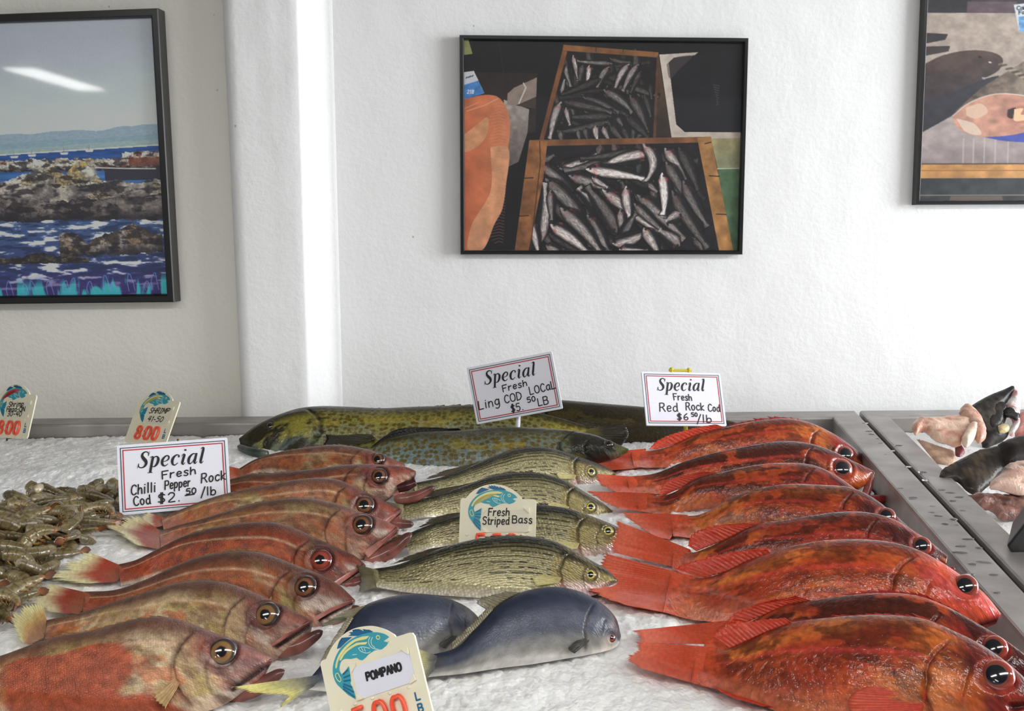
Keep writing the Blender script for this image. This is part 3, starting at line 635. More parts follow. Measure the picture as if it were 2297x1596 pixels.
        # quads split into triangles only at the two ends
        tri = np.vstack([c1, c2]); tri = tri[:, ::-1] if s.flip else tri
        F = np.vstack([Q, np.stack([tri[:, 0], tri[:, 1], tri[:, 2], tri[:, 2]], 1)])
        F = [tuple(r) for r in Q]+[tuple(r) for r in tri]
        me = bpy.data.meshes.new(name); me.from_pydata(V.tolist(), [], F); me.update()
        me.polygons.foreach_set('use_smooth', np.ones(len(me.polygons), bool))
        cc = np.ones((len(V), 4), np.float32); cc[:, :3] = col; set_attr(me, 'Col', cc, 'FLOAT_COLOR')
        s3 = np.zeros((len(V), 3), np.float32); s3[:, :2] = suv; set_attr(me, 'suv', s3, 'FLOAT_VECTOR')
        fix_normals(me)
        s.o = new_obj(name, me, mat); s.o.location = base; tag(s.o, label, cat, group)
        for (ex, ey, er) in eyes: s.eye(ex, ey, er)
    def pl(s, px, py):
        P = at_plane(px, py, s.O, s.n)-s.O
        return float(P@s.e1), float(P@s.e2)
    pupr = .45
    def srf(s, px, py):
        """plane point whose near flank shows at this pixel"""
        qx, qy = px, py
        for _ in range(4):
            q = np.array(s.pl(qx, qy)); P = s.O+q[0]*s.e1+q[1]*s.e2+s.off(q)*s.n-CAM
            d = P@FWD; qx += px-(W/2+FPX*(P@RGT)/d); qy += py-(H/2-FPX*(P@UPV)/d)
        return np.array(s.pl(qx, qy))
    def tv(s, t, v):
        i = int(round(t*(s.N-1))); return s.C[i]+s.dir[i]*s.half[i]*(1-2*v)
    def cv(s, L, plane):
        return [tuple(p) for p in L] if plane else [s.pl(*p) for p in L]
    def W(s, q, w):
        return s.O+q[..., 0:1]*s.e1+q[..., 1:2]*s.e2+np.asarray(w)[..., None]*s.n
    def off(s, q):
        """distance of the near flank from the mid plane at plane point q"""
        d = np.asarray(q)-s.C; T = np.stack([s.dir[:, 1], -s.dir[:, 0]], 1)
        along = np.abs((d*T).sum(1))+1e-3*np.linalg.norm(d, axis=1); i = int(np.argmin(along))
        cf = np.clip((d[i]@s.dir[i])/(s.half[i]+1e-9), -1, 1); return s.hth[i]*math.sqrt(max(1-cf*cf, 0.0))
    def px2(s, px, py): return np.array(s.pl(px, py))
    eyecols = None
    def eye(s, ex, ey, er):
        c = s.srf(ex, ey); r = er/s.pxm; w0 = s.off(c)-0.22*r
        nr, na = 20, 36; rr = np.linspace(0, 1, nr)[:, None]; a = np.linspace(0, 2*np.pi, na, endpoint=False)[None]
        q = c+np.stack([rr*np.cos(a)*r, rr*np.sin(a)*r], -1); w = w0+0.50*r*np.sqrt(np.clip(1-rr**2, 0, 1))+0*a
        pup, iris, rim = [lin(x) for x in s.eyecols]
        R = rr+0.05*(vnoise(np.cos(a)*2+5, np.sin(a)*2+5, s.seed)-.5)+0*a
        col = np.broadcast_to(pup, R.shape+(3,)).copy()
        iv = (0.75+.5*fbm(np.cos(a)*3+R*4, np.sin(a)*3+R*3, s.seed+3))
        col = mixc(col, iris, sstep(s.pupr-.02, s.pupr+.02, R)); col = np.where((R > s.pupr)[..., None], col*iv[..., None], col)
        col = mixc(col, lin((228, 186, 130)) if s.eyecols[1][0] > 150 else lin((150, 84, 60)), .7*np.exp(-((R-s.pupr-.05)/.035)**2))
        col = mixc(col, rim, sstep(.64, .78, R))
        V = s.W(q, w).reshape(-1, 3)-s.base
        me = mesh_np('eye', V, grid_quads(nr, na, True), col=col.reshape(-1, 3)); fix_normals(me); new_obj('eye', me, M_EYE, s.o)
    def fan(s, name, base, tip, c0, c1, nray=22, wb=0.0, wt=0.0, ragged=0.0, thick=0.0018, curve=0.0, c2=None, split=True, cpow=1.0, wave=0.004, plane=False):
        """fin between a base line and a tip line (pixels), with ribs"""
        k = 4; m = nray*k+1; nr = 16
        B = catmull(s.cv(base, plane), m); T = catmull(s.cv(tip, plane), m)
        if name == 'tail_fin': B = B-(T-B)*.32
        rnd = np.random.RandomState(s.seed*7+len(name)); rg = np.repeat(rnd.uniform(-1, 1, nray+1), k)[:m]
        ph = np.abs((np.arange(m) % k)/k-.5)*2     # 1 on a ray, 0 between rays
        ext = 1+ragged*rg*0.6-(ragged*0.8*(1-ph))
        r = np.linspace(0, 1, nr)[:, None]
        q = B[None]+(T-B)[None]*(r*(1+(ext[None]-1)*r**3))[..., None]
        w = wb+(wt-wb)*r+curve*np.sin(r*np.pi)+thick*0.55*(ph[None]-.5)*(0.4+.6*(1-r))+wave*(fbm(np.linspace(0, 4, m)[None]+0*r, r*1.5+s.seed, s.seed+9)-.5)*r*2
        f = np.clip(r**cpow, 0, 1)+0.12*(fbm(np.linspace(0, 9, m)[None]+0*r, r*2, s.seed)-.5); f = np.clip(f, 0, 1)
        a, b = lin(c0), lin(c1); col = mixc(np.broadcast_to(a, f.shape+(3,)), b, f)
        if name == 'tail_fin': col = mixc(s.endcol[None, None]*np.ones(f.shape+(1,)), col, sstep(.12, .55, r+.14*(fbm(np.linspace(0, 7, m)[None]+0*r, r*3, s.seed+4)-.5)))
        if c2 is not None: col = mixc(col, lin(c2), sstep(.55, .9, f))
        col = col*(1+(.34*ph[None, :, None]*(1-.3*r[..., None])-.26)*(sstep(.05, .4, r) if name == 'tail_fin' else 1+0*r)[..., None])
        th = thick*(1-.75*r)+0*w
        if name == 'tail_fin': th = th+s.hth[int(.045*s.N)]*2.0*np.exp(-((r-.22)/.17)**2)*sstep(0, .12, r)*np.sin(np.linspace(.08, np.pi-.08, m))[None]**.8
        V1 = s.W(q, w+th*.5).reshape(-1, 3); V2 = s.W(q, w-th*.5).reshape(-1, 3); n0 = len(V1)
        V1, V2 = [on_ice(v_, np.repeat((.0045+.0035*sstep(.2, .7, r)).ravel(), m)+.001*d_)-s.base for v_, d_ in ((V1, 1), (V2, -1))]
        Q1 = grid_quads(nr, m); Q2 = grid_quads(nr, m, flip=True, off=n0)
        e = lambda ix: np.stack([ix[:-1], ix[1:], ix[1:]+n0, ix[:-1]+n0], 1)
        tipix = (nr-1)*m+np.arange(m); Q = np.vstack([Q1, Q2, e(tipix), e(np.arange(m)), e(np.arange(nr)*m), e(np.arange(nr)*m+m-1)])
        suv = np.stack([q[..., 0], q[..., 1]], -1).reshape(-1, 2)
        me = mesh_np(name, np.vstack([V1, V2]), Q, col=np.vstack([col.reshape(-1, 3)]*2), suv=np.vstack([suv, suv])); fix_normals(me)
        return new_obj(name, me, M_FIN, s.o)
    def rod(s, name, pts, rad, radn, col, w=0.0, wlist=None, plane=False, ice=False):
        """tapered jaw, lip or spine along a pixel path; radii in pixels"""
        n = 26; q = catmull(s.cv(pts, plane), n); tt = np.linspace(0, 1, n)
        tipk = np.sqrt(np.clip(1-((tt-.86)/.14).clip(0)**2-((.16-tt)/.17).clip(0)**2, .02, 1)) if name == 'lower_jaw' else 1+0*tt
        R = np.interp(tt, np.linspace(0, 1, len(rad)), rad)*tipk/s.pxm; RN = np.interp(tt, np.linspace(0, 1, len(radn)), radn)*tipk/s.pxm
        ww = np.full(n, w) if wlist is None else np.interp(tt, np.linspace(0, 1, len(wlist)), wlist)
        c = np.array([lin(x) for x in col]) if np.ndim(col) == 2 else np.array([lin(col)]*2)
        cc = np.stack([np.interp(tt, np.linspace(0, 1, len(c)), c[:, j]) for j in range(3)], 1)
        cc = cc*(0.55+.9*fbm(tt*9, tt*0+s.seed, s.seed)[:, None])
        path = s.W(q, ww)
        if ice: path = on_ice(path, R*.7+.002)
        me = tube_mesh(name, path-s.base, R, 14, RN, s.n, col=cc)
        return new_obj(name, me, M_JAW, s.o)

# ---- pigments, and shade painted into gill, cheek and mouth creases -----------------------------------------------------------------
def col_chili(red=.5, patch=None, head=(150, 92, 84), seed=1):
    def f(s, t, v, u, a):
        nz = lambda k, sc, o=4: fbm(u*sc+k*3.1, a*sc*1.4, seed*13+k, o)
        back = lin((104, 70, 60)); pale = lin((194, 164, 122)); rd = lin((172, 78, 48)); yel = lin((190, 168, 100)); belly = lin((216, 192, 166))
        c = np.broadcast_to(pale, t.shape+(3,)).copy()
        c = mixc(c, yel, .8*sstep(.46, .58, nz(1, 22))); c = mixc(c, lin((226, 204, 168)), .6*sstep(.54, .66, nz(12, 34, 5)))
        c = mixc(c, rd, np.clip(sstep(.62-.42*red, .72-.36*red, nz(2, 13)+.18*(v-.3)-.25*sstep(.72, .85, t))*(.35+.65*red), 0, 1))
        c = mixc(c, lin((206, 108, 62)), .6*sstep(.54, .64, nz(3, 42, 5))*sstep(.2, .5, v)); c = mixc(c, lin((112, 74, 58)), .5*sstep(.56, .66, nz(13, 60, 5)))
        c = mixc(c, rd, .8*sstep(.2, .05, t)*(.4+.6*red))
        c = mixc(c, back, sstep(.36, .08, v+.16*(nz(4, 9)-.5))*.95)
        ll = .27+.04*np.sin(t*3); c = mixc(c, lin((226, 190, 156)), .65*np.exp(-((v-ll)/.022)**2)*sstep(.8, .7, t))
        c = mixc(c, belly, sstep(.8, .98, v))
        hd = sstep(.76, .84, t+.03*np.sin(v*6)); hc = mixc(np.broadcast_to(lin(head)*.85, t.shape+(3,)), lin((206, 170, 148)), sstep(.4, .8, v+.5*(nz(5, 30)-.5)))
        hc = mixc(hc, rd, .6*sstep(.5, .62, nz(6, 34))); hc = mixc(hc, lin((88, 54, 62)), .65*sstep(.53, .64, nz(7, 40))*sstep(.15, .4, v)); hc = mixc(hc, lin((230, 212, 196)), .75*sstep(.52, .64, nz(10, 44, 5))*sstep(.3, .55, v)); hc = mixc(hc, lin((150, 66, 60)), .6*sstep(.55, .66, nz(14, 50, 5))); hc = mixc(hc, lin(head)*.5, sstep(.34, .0, v))
        c = mixc(c, hc, hd*.95)
        c = c*(1-.2*red)
        if patch is not None: c = mixc(c, lin((172, 82, 56))*(.75+.5*nz(8, 60, 5)[..., None]), np.clip(patch(t, v), 0, 1)*.95)
        c = mixc(c, lin((90, 50, 48)), .8*s.masks['gill']+.6*s.masks['cheek']); c = mixc(c, lin((44, 22, 22)), s.masks['mouth'])
        if 'socket' in s.masks: c = mixc(c, lin((74, 42, 42)), .6*s.masks['socket'])
        return c*(.62+.56*nz(9, 90, 5)[..., None])
    return f
def col_red(dark=.5, bright=0.0, seed=1):
    def f(s, t, v, u, a):
        nz = lambda k, sc, o=4: fbm(u*sc*.7+k*3.1, a*sc*1.2, seed*19+k, o)
        c = np.broadcast_to(lin((176, 72, 34)), t.shape+(3,)).copy()
        c = mixc(c, lin((192, 104, 46)), sstep(.45, .65, nz(1, 18)))
        c = mixc(c, lin((146, 52, 32)), .8*sstep(.48, .62, nz(2, 16)))
        c = mixc(c, lin((184, 108, 78)), .55*sstep(.6, .9, v+.2*(nz(3, 12)-.5)))
        m = sstep(.56-.12*dark, .63-.11*dark, nz(4, 46, 5)+.26*(.42-v)); c = mixc(c, lin((62, 26, 18)), np.clip(m*(.45+.5*dark)*sstep(.9, .45, v), 0, 1)); c = mixc(c, lin((84, 34, 20)), .5*sstep(.56, .64, nz(8, 90, 3))*sstep(.95, .6, v))
        c = mixc(c, lin((48, 20, 20)), sstep(.16, .0, v)*(.25+.5*dark)*sstep(.4, .55, nz(5, 9)+.1))
        c = mixc(c, lin((206, 70, 62)), .5*np.exp(-((v-.36)/.03)**2)*sstep(.8, .6, t))
        c = mixc(c, lin((200, 78, 44)), sstep(.12, .0, t))
        hc = mixc(np.broadcast_to(lin((132, 40, 28)) if bright < .5 else lin((190, 74, 46)), t.shape+(3,)), lin((70, 22, 20)) if bright < .5 else lin((184, 70, 64)), sstep(.4, .6, nz(6, 26)))
        hc = mixc(hc, lin((214, 104, 44)), .6*sstep(.52, .66, nz(7, 20))*sstep(.3, .5, v))
        c = mixc(c, hc, sstep(.74, .84, t+.03*np.sin(v*6)))
        if bright: c = c*1.18
        c = mixc(c, lin((96, 24, 22)), .7*s.masks['gill']+.5*s.masks['cheek']); c = mixc(c, lin((56, 14, 16)), s.masks['mouth'])
        if 'socket' in s.masks: c = mixc(c, lin((150, 52, 36)), .55*s.masks['socket'])
        return c*(.72+.56*nz(9, 90, 5)[..., None])
    return f
def col_bass(seed=1):
    def f(s, t, v, u, a):
        nz = lambda k, sc, o=4: fbm(u*sc+k*3.1, a*sc*1.4, seed*23+k, o)
        back = lin((56, 55, 44)); flank = lin((150, 142, 104)); low = lin((192, 183, 142)); bel = lin((216, 206, 190))
        c = mixc(np.broadcast_to(back, t.shape+(3,)), flank, sstep(.1, .36, v+.08*(nz(1, 20)-.5)))
        c = mixc(c, low, sstep(.5, .8, v)); c = mixc(c, bel, sstep(.85, .97, v))
        rows = [.10, .17, .24, .31, .385, .47, .56, .65, .74]
        for k, r in enumerate(rows):
            vv = r+.012*np.sin(t*5+k)+.006*(nz(2, 40)-.5)
            brk = 1.0 if r == .385 else sstep(.16, .30, vnoise(u*90+k*9, u*0+k, seed+k)) if k < 5 else sstep(.40, .50, vnoise(u*190+k*9, u*0+k, seed+k))*sstep(.22, .34, vnoise(u*28+k*5, u*0+k*2, seed+k))
            wd = .0135 if k != 4 else .0085
            c = mixc(c, lin((24, 22, 15)), .97*np.exp(-((v-vv)/wd)**2)*brk*sstep(.86, .74, t))
        hc = mixc(np.broadcast_to(lin((48, 42, 28)), t.shape+(3,)), lin((148, 134, 86)), sstep(.2, .42, v+.12*(nz(5, 26)-.5)))
        hc = mixc(hc, lin((226, 196, 194)), sstep(.62, .86, v+.1*(t-.85)/.1*.3))
        hc = mixc(hc, lin((120, 108, 66)), .5*sstep(.5, .66, nz(6, 30)))
        c = mixc(c, hc, sstep(.755, .775, t+.045*(1-np.clip(np.abs(v-.55)/.42, 0, 1)**2)))
        c = mixc(c, lin((62, 50, 32)), np.clip(.85*s.masks['gill']*sstep(.75, .3, v)+.6*s.masks['cheek']*sstep(.8, .5, v), 0, 1)); c = mixc(c, lin((176, 104, 108)), .5*s.masks['gill']*sstep(.5, .8, v))
        c = mixc(c, lin((70, 56, 44)), .8*s.masks['mouth'])
        if 'socket' in s.masks: c = mixc(c, lin((92, 80, 50)), .75*s.masks['socket'])
        return c*(.92+.16*nz(9, 60)[..., None])
    return f
def col_pomp(seed=1, d=1.0):
    def f(s, t, v, u, a):
        nz = lambda k, sc, o=4: fbm(u*sc+k*3.1, a*sc*1.4, seed*29+k, o)
        vv = v+.10*(nz(1, 10)-.5)
        c = mixc(np.broadcast_to(lin((36, 42, 58)), t.shape+(3,)), lin((66, 70, 84)), sstep(.15, .46, vv))
        c = mixc(c, lin((128, 126, 122)), sstep(.58, .82, vv)); c = mixc(c, lin((184, 180, 174)), sstep(.82, .96, vv))
        c = mixc(c, lin((96, 88, 62)), .6*sstep(.55, .68, nz(2, 9))*sstep(.15, .3, v)*sstep(.75, .55, v))
        hd = sstep(.84, .92, t); c = mixc(c, lin((84, 70, 74)), .7*hd*sstep(.62, .4, v)); c = mixc(c, lin((210, 200, 190)), .7*hd*sstep(.55, .75, v))
        if d < 1:   # fine dark veins on the flank of this fish
            e1, e2 = cells(u*60, a*60, 4); c = mixc(c, lin((34, 36, 42)), .7*sstep(.07, .02, e2-e1)*sstep(.48, .56, nz(6, 12))*sstep(.2, .3, v)*np.exp(-((t-.55)/.12)**2))
        c = mixc(c, lin((40, 40, 46)), sstep(.07, .0, v)*.8)
        c = mixc(c, lin((62, 56, 54)), .85*s.masks['gill']*sstep(.3, .5, v)+.5*s.masks['mouth'])
        if 'socket' in s.masks: c = mixc(c, lin((120, 110, 112)), .4*s.masks['socket'])
        return c*(.92+.16*nz(9, 50)[..., None])
    return f
def col_ling(seed=1, base=(96, 104, 84), spot=(134, 116, 34), dark=0.0, headc=(48, 46, 30), blue=0.5, hy=.85):
    def f(s, t, v, u, a):
        nz = lambda k, sc, o=4: fbm(u*sc+k*3.1, a*sc*1.4, seed*31+k, o)
        c = mixc(np.broadcast_to(lin(base), t.shape+(3,)), lin((118, 140, 142)), blue*sstep(.4, .6, nz(1, 10))*sstep(.3, .6, v))
        d1, d2 = cells(u*84+.3*nz(7, 60), a*90, seed); sz = .33+.2*(nz(2, 14)-.5); c = mixc(c, lin(spot), .92*sstep(sz+.12, sz-.02, d1))
        d1, d2 = cells(u*150, a*150, seed+2); c = mixc(c, lin(spot)*.5, .5*sstep(.3, .18, d1)*sstep(.5, .6, nz(3, 12)))
        c = mixc(c, lin((168, 150, 62)), .5*sstep(.5, .62, nz(11, 34))*np.exp(-((v-.42)/.16)**2)); c = mixc(c, lin((44, 42, 20)), .9*sstep(.36, .08, v+.14*(nz(4, 16)-.5)))
        hc = mixc(np.broadcast_to(lin(headc), t.shape+(3,)), lin((150, 142, 62)), hy*sstep(.54, .64, nz(5, 20))*sstep(.15, .4, v)); hc = mixc(hc, lin((110, 122, 120)), .7*sstep(.6, .9, v)*sstep(.45, .6, nz(6, 30)))
        c = mixc(c, hc, sstep(.74, .80, t))
        if dark: c = mixc(c, lin((44, 36, 18))*(.7+.6*nz(8, 30)[..., None]), dark)
        c = mixc(c, lin((22, 22, 20)), np.clip(.9*s.masks['gill']+.6*s.masks['cheek']+s.masks['mouth'], 0, 1))
        return c*(.85+.3*nz(9, 60)[..., None])
    return f

class ChiliFish(Fish):
    eyecols = ((14, 15, 20), (120, 80, 54), (50, 32, 32))
class ChiliGold(Fish):
    eyecols = ((14, 16, 24), (134, 104, 62), (52, 42, 40)); pupr = .38
class ChiliRed(Fish):
    eyecols = ((18, 14, 18), (150, 62, 44), (96, 34, 30)); pupr = .42
class RedFish(Fish):
    eyecols = ((20, 22, 32), (78, 40, 38), (150, 56, 42)); pupr = .6
class BassFish(Fish):
    eyecols = ((16, 20, 26), (212, 200, 92), (104, 94, 64)); pupr = .48
class PompFish(Fish):
    eyecols = ((30, 16, 18), (150, 60, 52), (70, 62, 66)); pupr = .4
class LingFish(Fish):
    eyecols = ((14, 16, 22), (40, 44, 48), (30, 30, 26)); pupr = .5

def dorsal_fin(f, t0, t1, hpx, c0, c1, name='dorsal_fin', back=0.03, ragged=.25, nray=16, wb=0.0, shape=None):
    ts = np.linspace(t0, t1, 9); h = hpx/f.pxm; base = [f.tv(t, .01) for t in ts]
    k = np.sin(np.linspace(.12, 1, 9)*np.pi*.94)**.6 if shape is None else np.array(shape)
    tip = [f.tv(max(t-back, 0), 0)+f.dir[int(round(max(t-back, 0)*(f.N-1)))]*h*kk for t, kk in zip(ts, k)]
    return f.fan(name, base, tip, c0, c1, nray=nray, ragged=ragged, plane=True, wb=wb, wt=wb, wave=.002)
def side_fin(f, name, b0, b1, tips, c0, c1, nray=12, lift=.004, **kw):
    """fin rooted on the flank; positions as (t, v)"""
    base = [f.tv(*b0), (f.tv(*b0)+f.tv(*b1))/2, f.tv(*b1)]; tip = [f.tv(*p) for p in tips]
    wb = f.off(base[1])*.96; wt = max(f.off(f.tv(*tips[len(tips)//2])), .004)+lift
    return f.fan(name, base, tip, c0, c1, nray=nray, plane=True, wb=wb, wt=wt, **kw)

GC = 'chilipepper rockfish in the left row'
def chili(label, dorsal, sh, eye, red, seed, depth=.084, Hs=.066, Ht=.018, tail=None, lower=None, upper=None, mouth=None, cls=ChiliFish, patch=None, ventral=None, head=(150, 92, 84), tailc=((158, 66, 48), (150, 52, 40), (230, 220, 172)), dfin=(.30, .70, 7), pect=True, thick=.025, lrad=(20, 18, 9), alpha=58, dark=False):
    f = cls('rockfish', label, 'fish', GC, dorsal, sh, Ht, Hs, alpha, depth, PROF_ROCK, thick, M_CHILI, col_chili(red, patch, head, seed), nst=260, nring=116, seed=seed, eyes=[eye], mouth=mouth, ventral=ventral)
    if tail: f.fan('tail_fin', tail[0], tail[1], tailc[0], tailc[1], nray=24, ragged=.16, c2=tailc[2], cpow=.8)
    dorsal_fin(f, dfin[0], dfin[1], dfin[2], (112, 70, 58), (150, 112, 74), ragged=.5, nray=13, back=.025)
    if pect: side_fin(f, 'pectoral_fin', (.735, .52), (.735, .70), [(.675, .56), (.64, .70), (.655, .84), (.69, .95)], (196, 150, 112), (196, 170, 120), nray=12, lift=.001, ragged=.06)
    if lower: f.rod('lower_jaw', lower, lrad, (13, 12, 7), wlist=[-.002, .0, .0], col=[(156, 104, 92), (126, 74, 66), (68, 42, 38)])
    if upper:
        w = f.off(f.srf(*upper[-1])); f.rod('upper_jaw', upper, (5, 9, 13), (5, 5, 4), [(96, 50, 46), (150, 88, 80), (190, 134, 122)], wlist=[.003, w*.75, w*.95])
    return f

C1 = chili('small orange pink rockfish rearmost of the left row, beside the spotted green fish', [(534, 1053), (574, 1031), (631, 1015), (709, 1004), (750, 1000), (790, 1003), (831, 1011), (866, 1024), (907, 1041)], 4, (847, 1031, 16), .55, 1,
    depth=.07, tail=([(540, 1053), (538, 1080)], [(502, 1043), (499, 1060), (503, 1080)]), tailc=((206, 100, 66), (200, 90, 60), (214, 130, 90)), dfin=(.28, .72, 5), head=(168, 104, 92))
C2 = chili('red brown rockfish with a wide gaping mouth, second from the back of the left row', [(396, 1112), (440, 1100), (507, 1080), (561, 1066), (615, 1063), (669, 1058), (723, 1052), (775, 1045), (830, 1043), (880, 1046), (912, 1049), (932, 1057)], 8, (850, 1069, 20), .8, 2,
    depth=.082, Hs=.072, tail=([(400, 1113), (398, 1140)], [(350, 1106), (348, 1125), (352, 1148)]), lower=[(884, 1121), (930, 1115), (976, 1092)], upper=[(922, 1058), (908, 1084), (890, 1117)], mouth=((930, 1068), (893, 1108)), lrad=(12, 12, 7), dfin=(.32, .7, 4), head=(166, 92, 84))
C2.rod('mouth_lining', [(895, 1098), (915, 1092), (934, 1084)], (10, 12, 8), (10, 9, 5), (58, 22, 24), w=.004)
C3 = chili('brownish rockfish with parted jaws, just below the one with the gaping mouth', [(362, 1160), (400, 1146), (450, 1126), (510, 1108), (561, 1098), (615, 1088), (669, 1078), (723, 1074), (763, 1079), (804, 1098), (844, 1117), (871, 1131), (901, 1143)], 8, (817, 1134, 23), .45, 3,
    tail=([(364, 1160), (360, 1182)], [(325, 1148), (318, 1165), (330, 1188)]), lower=[(858, 1172), (895, 1176), (928, 1177)], upper=[(898, 1146), (880, 1160), (862, 1172)], mouth=((900, 1148), (866, 1172)), lrad=(11, 12, 7), dfin=(.3, .7, 5))
C4 = chili('pale pink rockfish with big red lips, tail just below the chilli pepper sign', [(358, 1191), (404, 1178), (450, 1166), (505, 1150), (550, 1138), (601, 1126), (682, 1119), (736, 1126), (777, 1138), (817, 1152), (858, 1166), (894, 1184)], 6, (811, 1178, 25), .4, 4,
    tail=([(360, 1191), (346, 1231)], [(308, 1157), (272, 1163), (240, 1179), (262, 1198), (302, 1222)]), lower=[(818, 1262), (880, 1234), (924, 1196)], upper=[(893, 1187), (864, 1212), (822, 1246)], mouth=((893, 1190), (832, 1238)), lrad=(20, 18, 9), head=(196, 130, 116), dfin=(.3, .7, 5))
C5 = chili('deep red brown rockfish with a reddish eye, fourth from front of left row', [(265, 1267), (305, 1257), (350, 1235), (411, 1205), (472, 1188), (548, 1176), (609, 1173), (642, 1179), (682, 1195), (723, 1214), (763, 1233), (798, 1249), (820, 1268)], 6, (719, 1258, 26), .98, 5, cls=ChiliRed,
    tail=([(265, 1267), (244, 1307)], [(192, 1235), (166, 1252), (136, 1276), (106, 1297), (150, 1306), (200, 1309)]), lower=[(750, 1312), (795, 1311), (838, 1292)], upper=[(817, 1270), (786, 1290), (752, 1312)], mouth=((820, 1272), (756, 1310)), lrad=(15, 15, 8), head=(122, 66, 52), tailc=((176, 70, 46), (150, 46, 36), (232, 222, 170)))
C6 = chili('reddish rockfish with pale flank line, third from the front of the left row', [(189, 1328), (259, 1324), (320, 1305), (381, 1278), (442, 1254), (518, 1240), (579, 1240), (625, 1253), (670, 1271), (720, 1290), (762, 1314), (796, 1346)], 5, (683, 1318, 27), .7, 6,
    tail=([(190, 1329), (160, 1377)], [(101, 1309), (78, 1324), (60, 1340), (82, 1357), (112, 1374)]), lower=[(706, 1388), (760, 1384), (807, 1362)], upper=[(793, 1349), (752, 1367), (708, 1390)], mouth=((796, 1350), (714, 1388)), lrad=(16, 16, 8), head=(132, 76, 64))
C7 = chili('yellowish pale rockfish with a gold eye, second from the front of the left row', [(104, 1392), (183, 1375), (259, 1351), (335, 1330), (396, 1311), (457, 1304), (518, 1311), (579, 1333), (628, 1356), (665, 1373), (700, 1393)], 5, (597, 1380, 29), .12, 7, cls=ChiliGold,
    tail=([(104, 1392), (60, 1445)], [(94, 1345), (60, 1360), (24, 1386), (33, 1410), (46, 1440)]), lower=[(610, 1461), (670, 1449), (724, 1416)], upper=[(698, 1397), (655, 1424), (606, 1454)], mouth=((702, 1400), (618, 1450)), lrad=(19, 18, 9), head=(160, 104, 92), tailc=((206, 150, 104), (196, 176, 112), (226, 216, 160)))
C8 = chili('large pale pink rockfish with one big red flank patch, frontmost of the left row', [(-150, 1512), (-60, 1490), (0, 1473), (122, 1432), (213, 1417), (274, 1400), (344, 1386), (396, 1390), (442, 1405), (488, 1423), (533, 1439), (579, 1458), (612, 1476)], 6, (498, 1464, 32), .1, 8, cls=ChiliGold,
    ventral=[(-140, 1575), (-60, 1590), (0, 1598), (122, 1606), (274, 1608), (400, 1606), (480, 1590), (540, 1556), (590, 1518), (606, 1492)],
    tail=([(-150, 1512), (-140, 1575)], [(-240, 1490), (-260, 1530), (-230, 1600)]), lower=[(500, 1562), (572, 1544), (638, 1504)], upper=[(610, 1483), (560, 1510), (506, 1552)], mouth=((612, 1486), (520, 1546)), lrad=(22, 20, 10), head=(176, 124, 118), thick=.027,
    patch=lambda t, v: sstep(.60, .56, t+.03*np.sin(v*9))*sstep(.22, .27, v+.03*np.sin(t*30))*sstep(.18, .24, t)+sstep(.66, .62, t-.10*(v-.78)/.2)*sstep(.78, .84, v)*sstep(.5, .56, t))

GB = 'striped bass in the middle row'
def bass(label, dorsal, sh, eye, seed, depth=.076, ventral=None, tail=None, mouth=None, Hs=.056, Ht=.02, jaw=None, thick=.024):
    f = BassFish('striped_bass', label, 'fish', GB, dorsal, sh, Ht, Hs, 58, depth, PROF_BASS, thick, M_BASS, col_bass(seed), nst=330, nring=220, seed=seed, eyes=[eye], mouth=mouth, ventral=ventral, gill=.80, groove=.0016)
    if tail: f.fan('tail_fin', tail[0], tail[1], (112, 104, 70), (84, 78, 58), nray=18, ragged=.06)
    dorsal_fin(f, .16, .36, 12, (82, 72, 52), (64, 56, 44), back=.10, ragged=.15, shape=[.3, .6, .9, 1, 1, .9, .8, .6, .3])
    dorsal_fin(f, .44, .68, 4, (60, 54, 42), (72, 64, 50), name='spiny_fin', back=.02, ragged=.6, nray=9)
    side_fin(f, 'pectoral_fin', (.765, .66), (.755, .76), [(.68, .66), (.65, .74), (.67, .84)], (190, 178, 120), (206, 196, 140), nray=8)
    if jaw: f.rod('lower_jaw', jaw[0], jaw[1], jaw[2], [(214, 178, 186), (226, 190, 202), (150, 120, 112)])
    return f
B1 = bass('striped bass at the back of the middle row, pink jaw over the red tails', [(925, 1085), (983, 1073), (1037, 1054), (1099, 1027), (1153, 1010), (1209, 1005), (1256, 1014), (1303, 1029), (1350, 1046), (1379, 1061)], 5, (1326, 1059, 12), 11, tail=([(927, 1086), (925, 1108)], [(880, 1078), (890, 1100), (884, 1124)]), mouth=((1378, 1064), (1352, 1090)), jaw=([(1322, 1098), (1352, 1092), (1380, 1066)], (9, 8, 3), (14, 11, 5)))
B2 = bass('striped bass second from the back, upper half of its flank behind the price tag', [(894, 1132), (958, 1117), (1037, 1092), (1099, 1070), (1162, 1062), (1218, 1065), (1272, 1083), (1319, 1111), (1350, 1129), (1374, 1147)], 4, (1325, 1138, 12), 12, tail=([(896, 1132), (896, 1158)], [(850, 1124), (860, 1146), (852, 1172)]), mouth=((1374, 1150), (1345, 1164)), jaw=([(1326, 1172), (1356, 1168), (1383, 1158)], (7, 6, 3), (12, 9, 4)))
B3 = bass('striped bass whose flank is covered by the fresh striped bass price tag', [(905, 1202), (958, 1180), (1030, 1156), (1099, 1140), (1162, 1134), (1209, 1134), (1272, 1142), (1319, 1157), (1366, 1175), (1411, 1196)], 4, (1364, 1192, 13), 13, depth=.082, tail=([(907, 1202), (908, 1230)], [(862, 1196), (872, 1216), (866, 1246)]), mouth=((1410, 1199), (1384, 1222)))
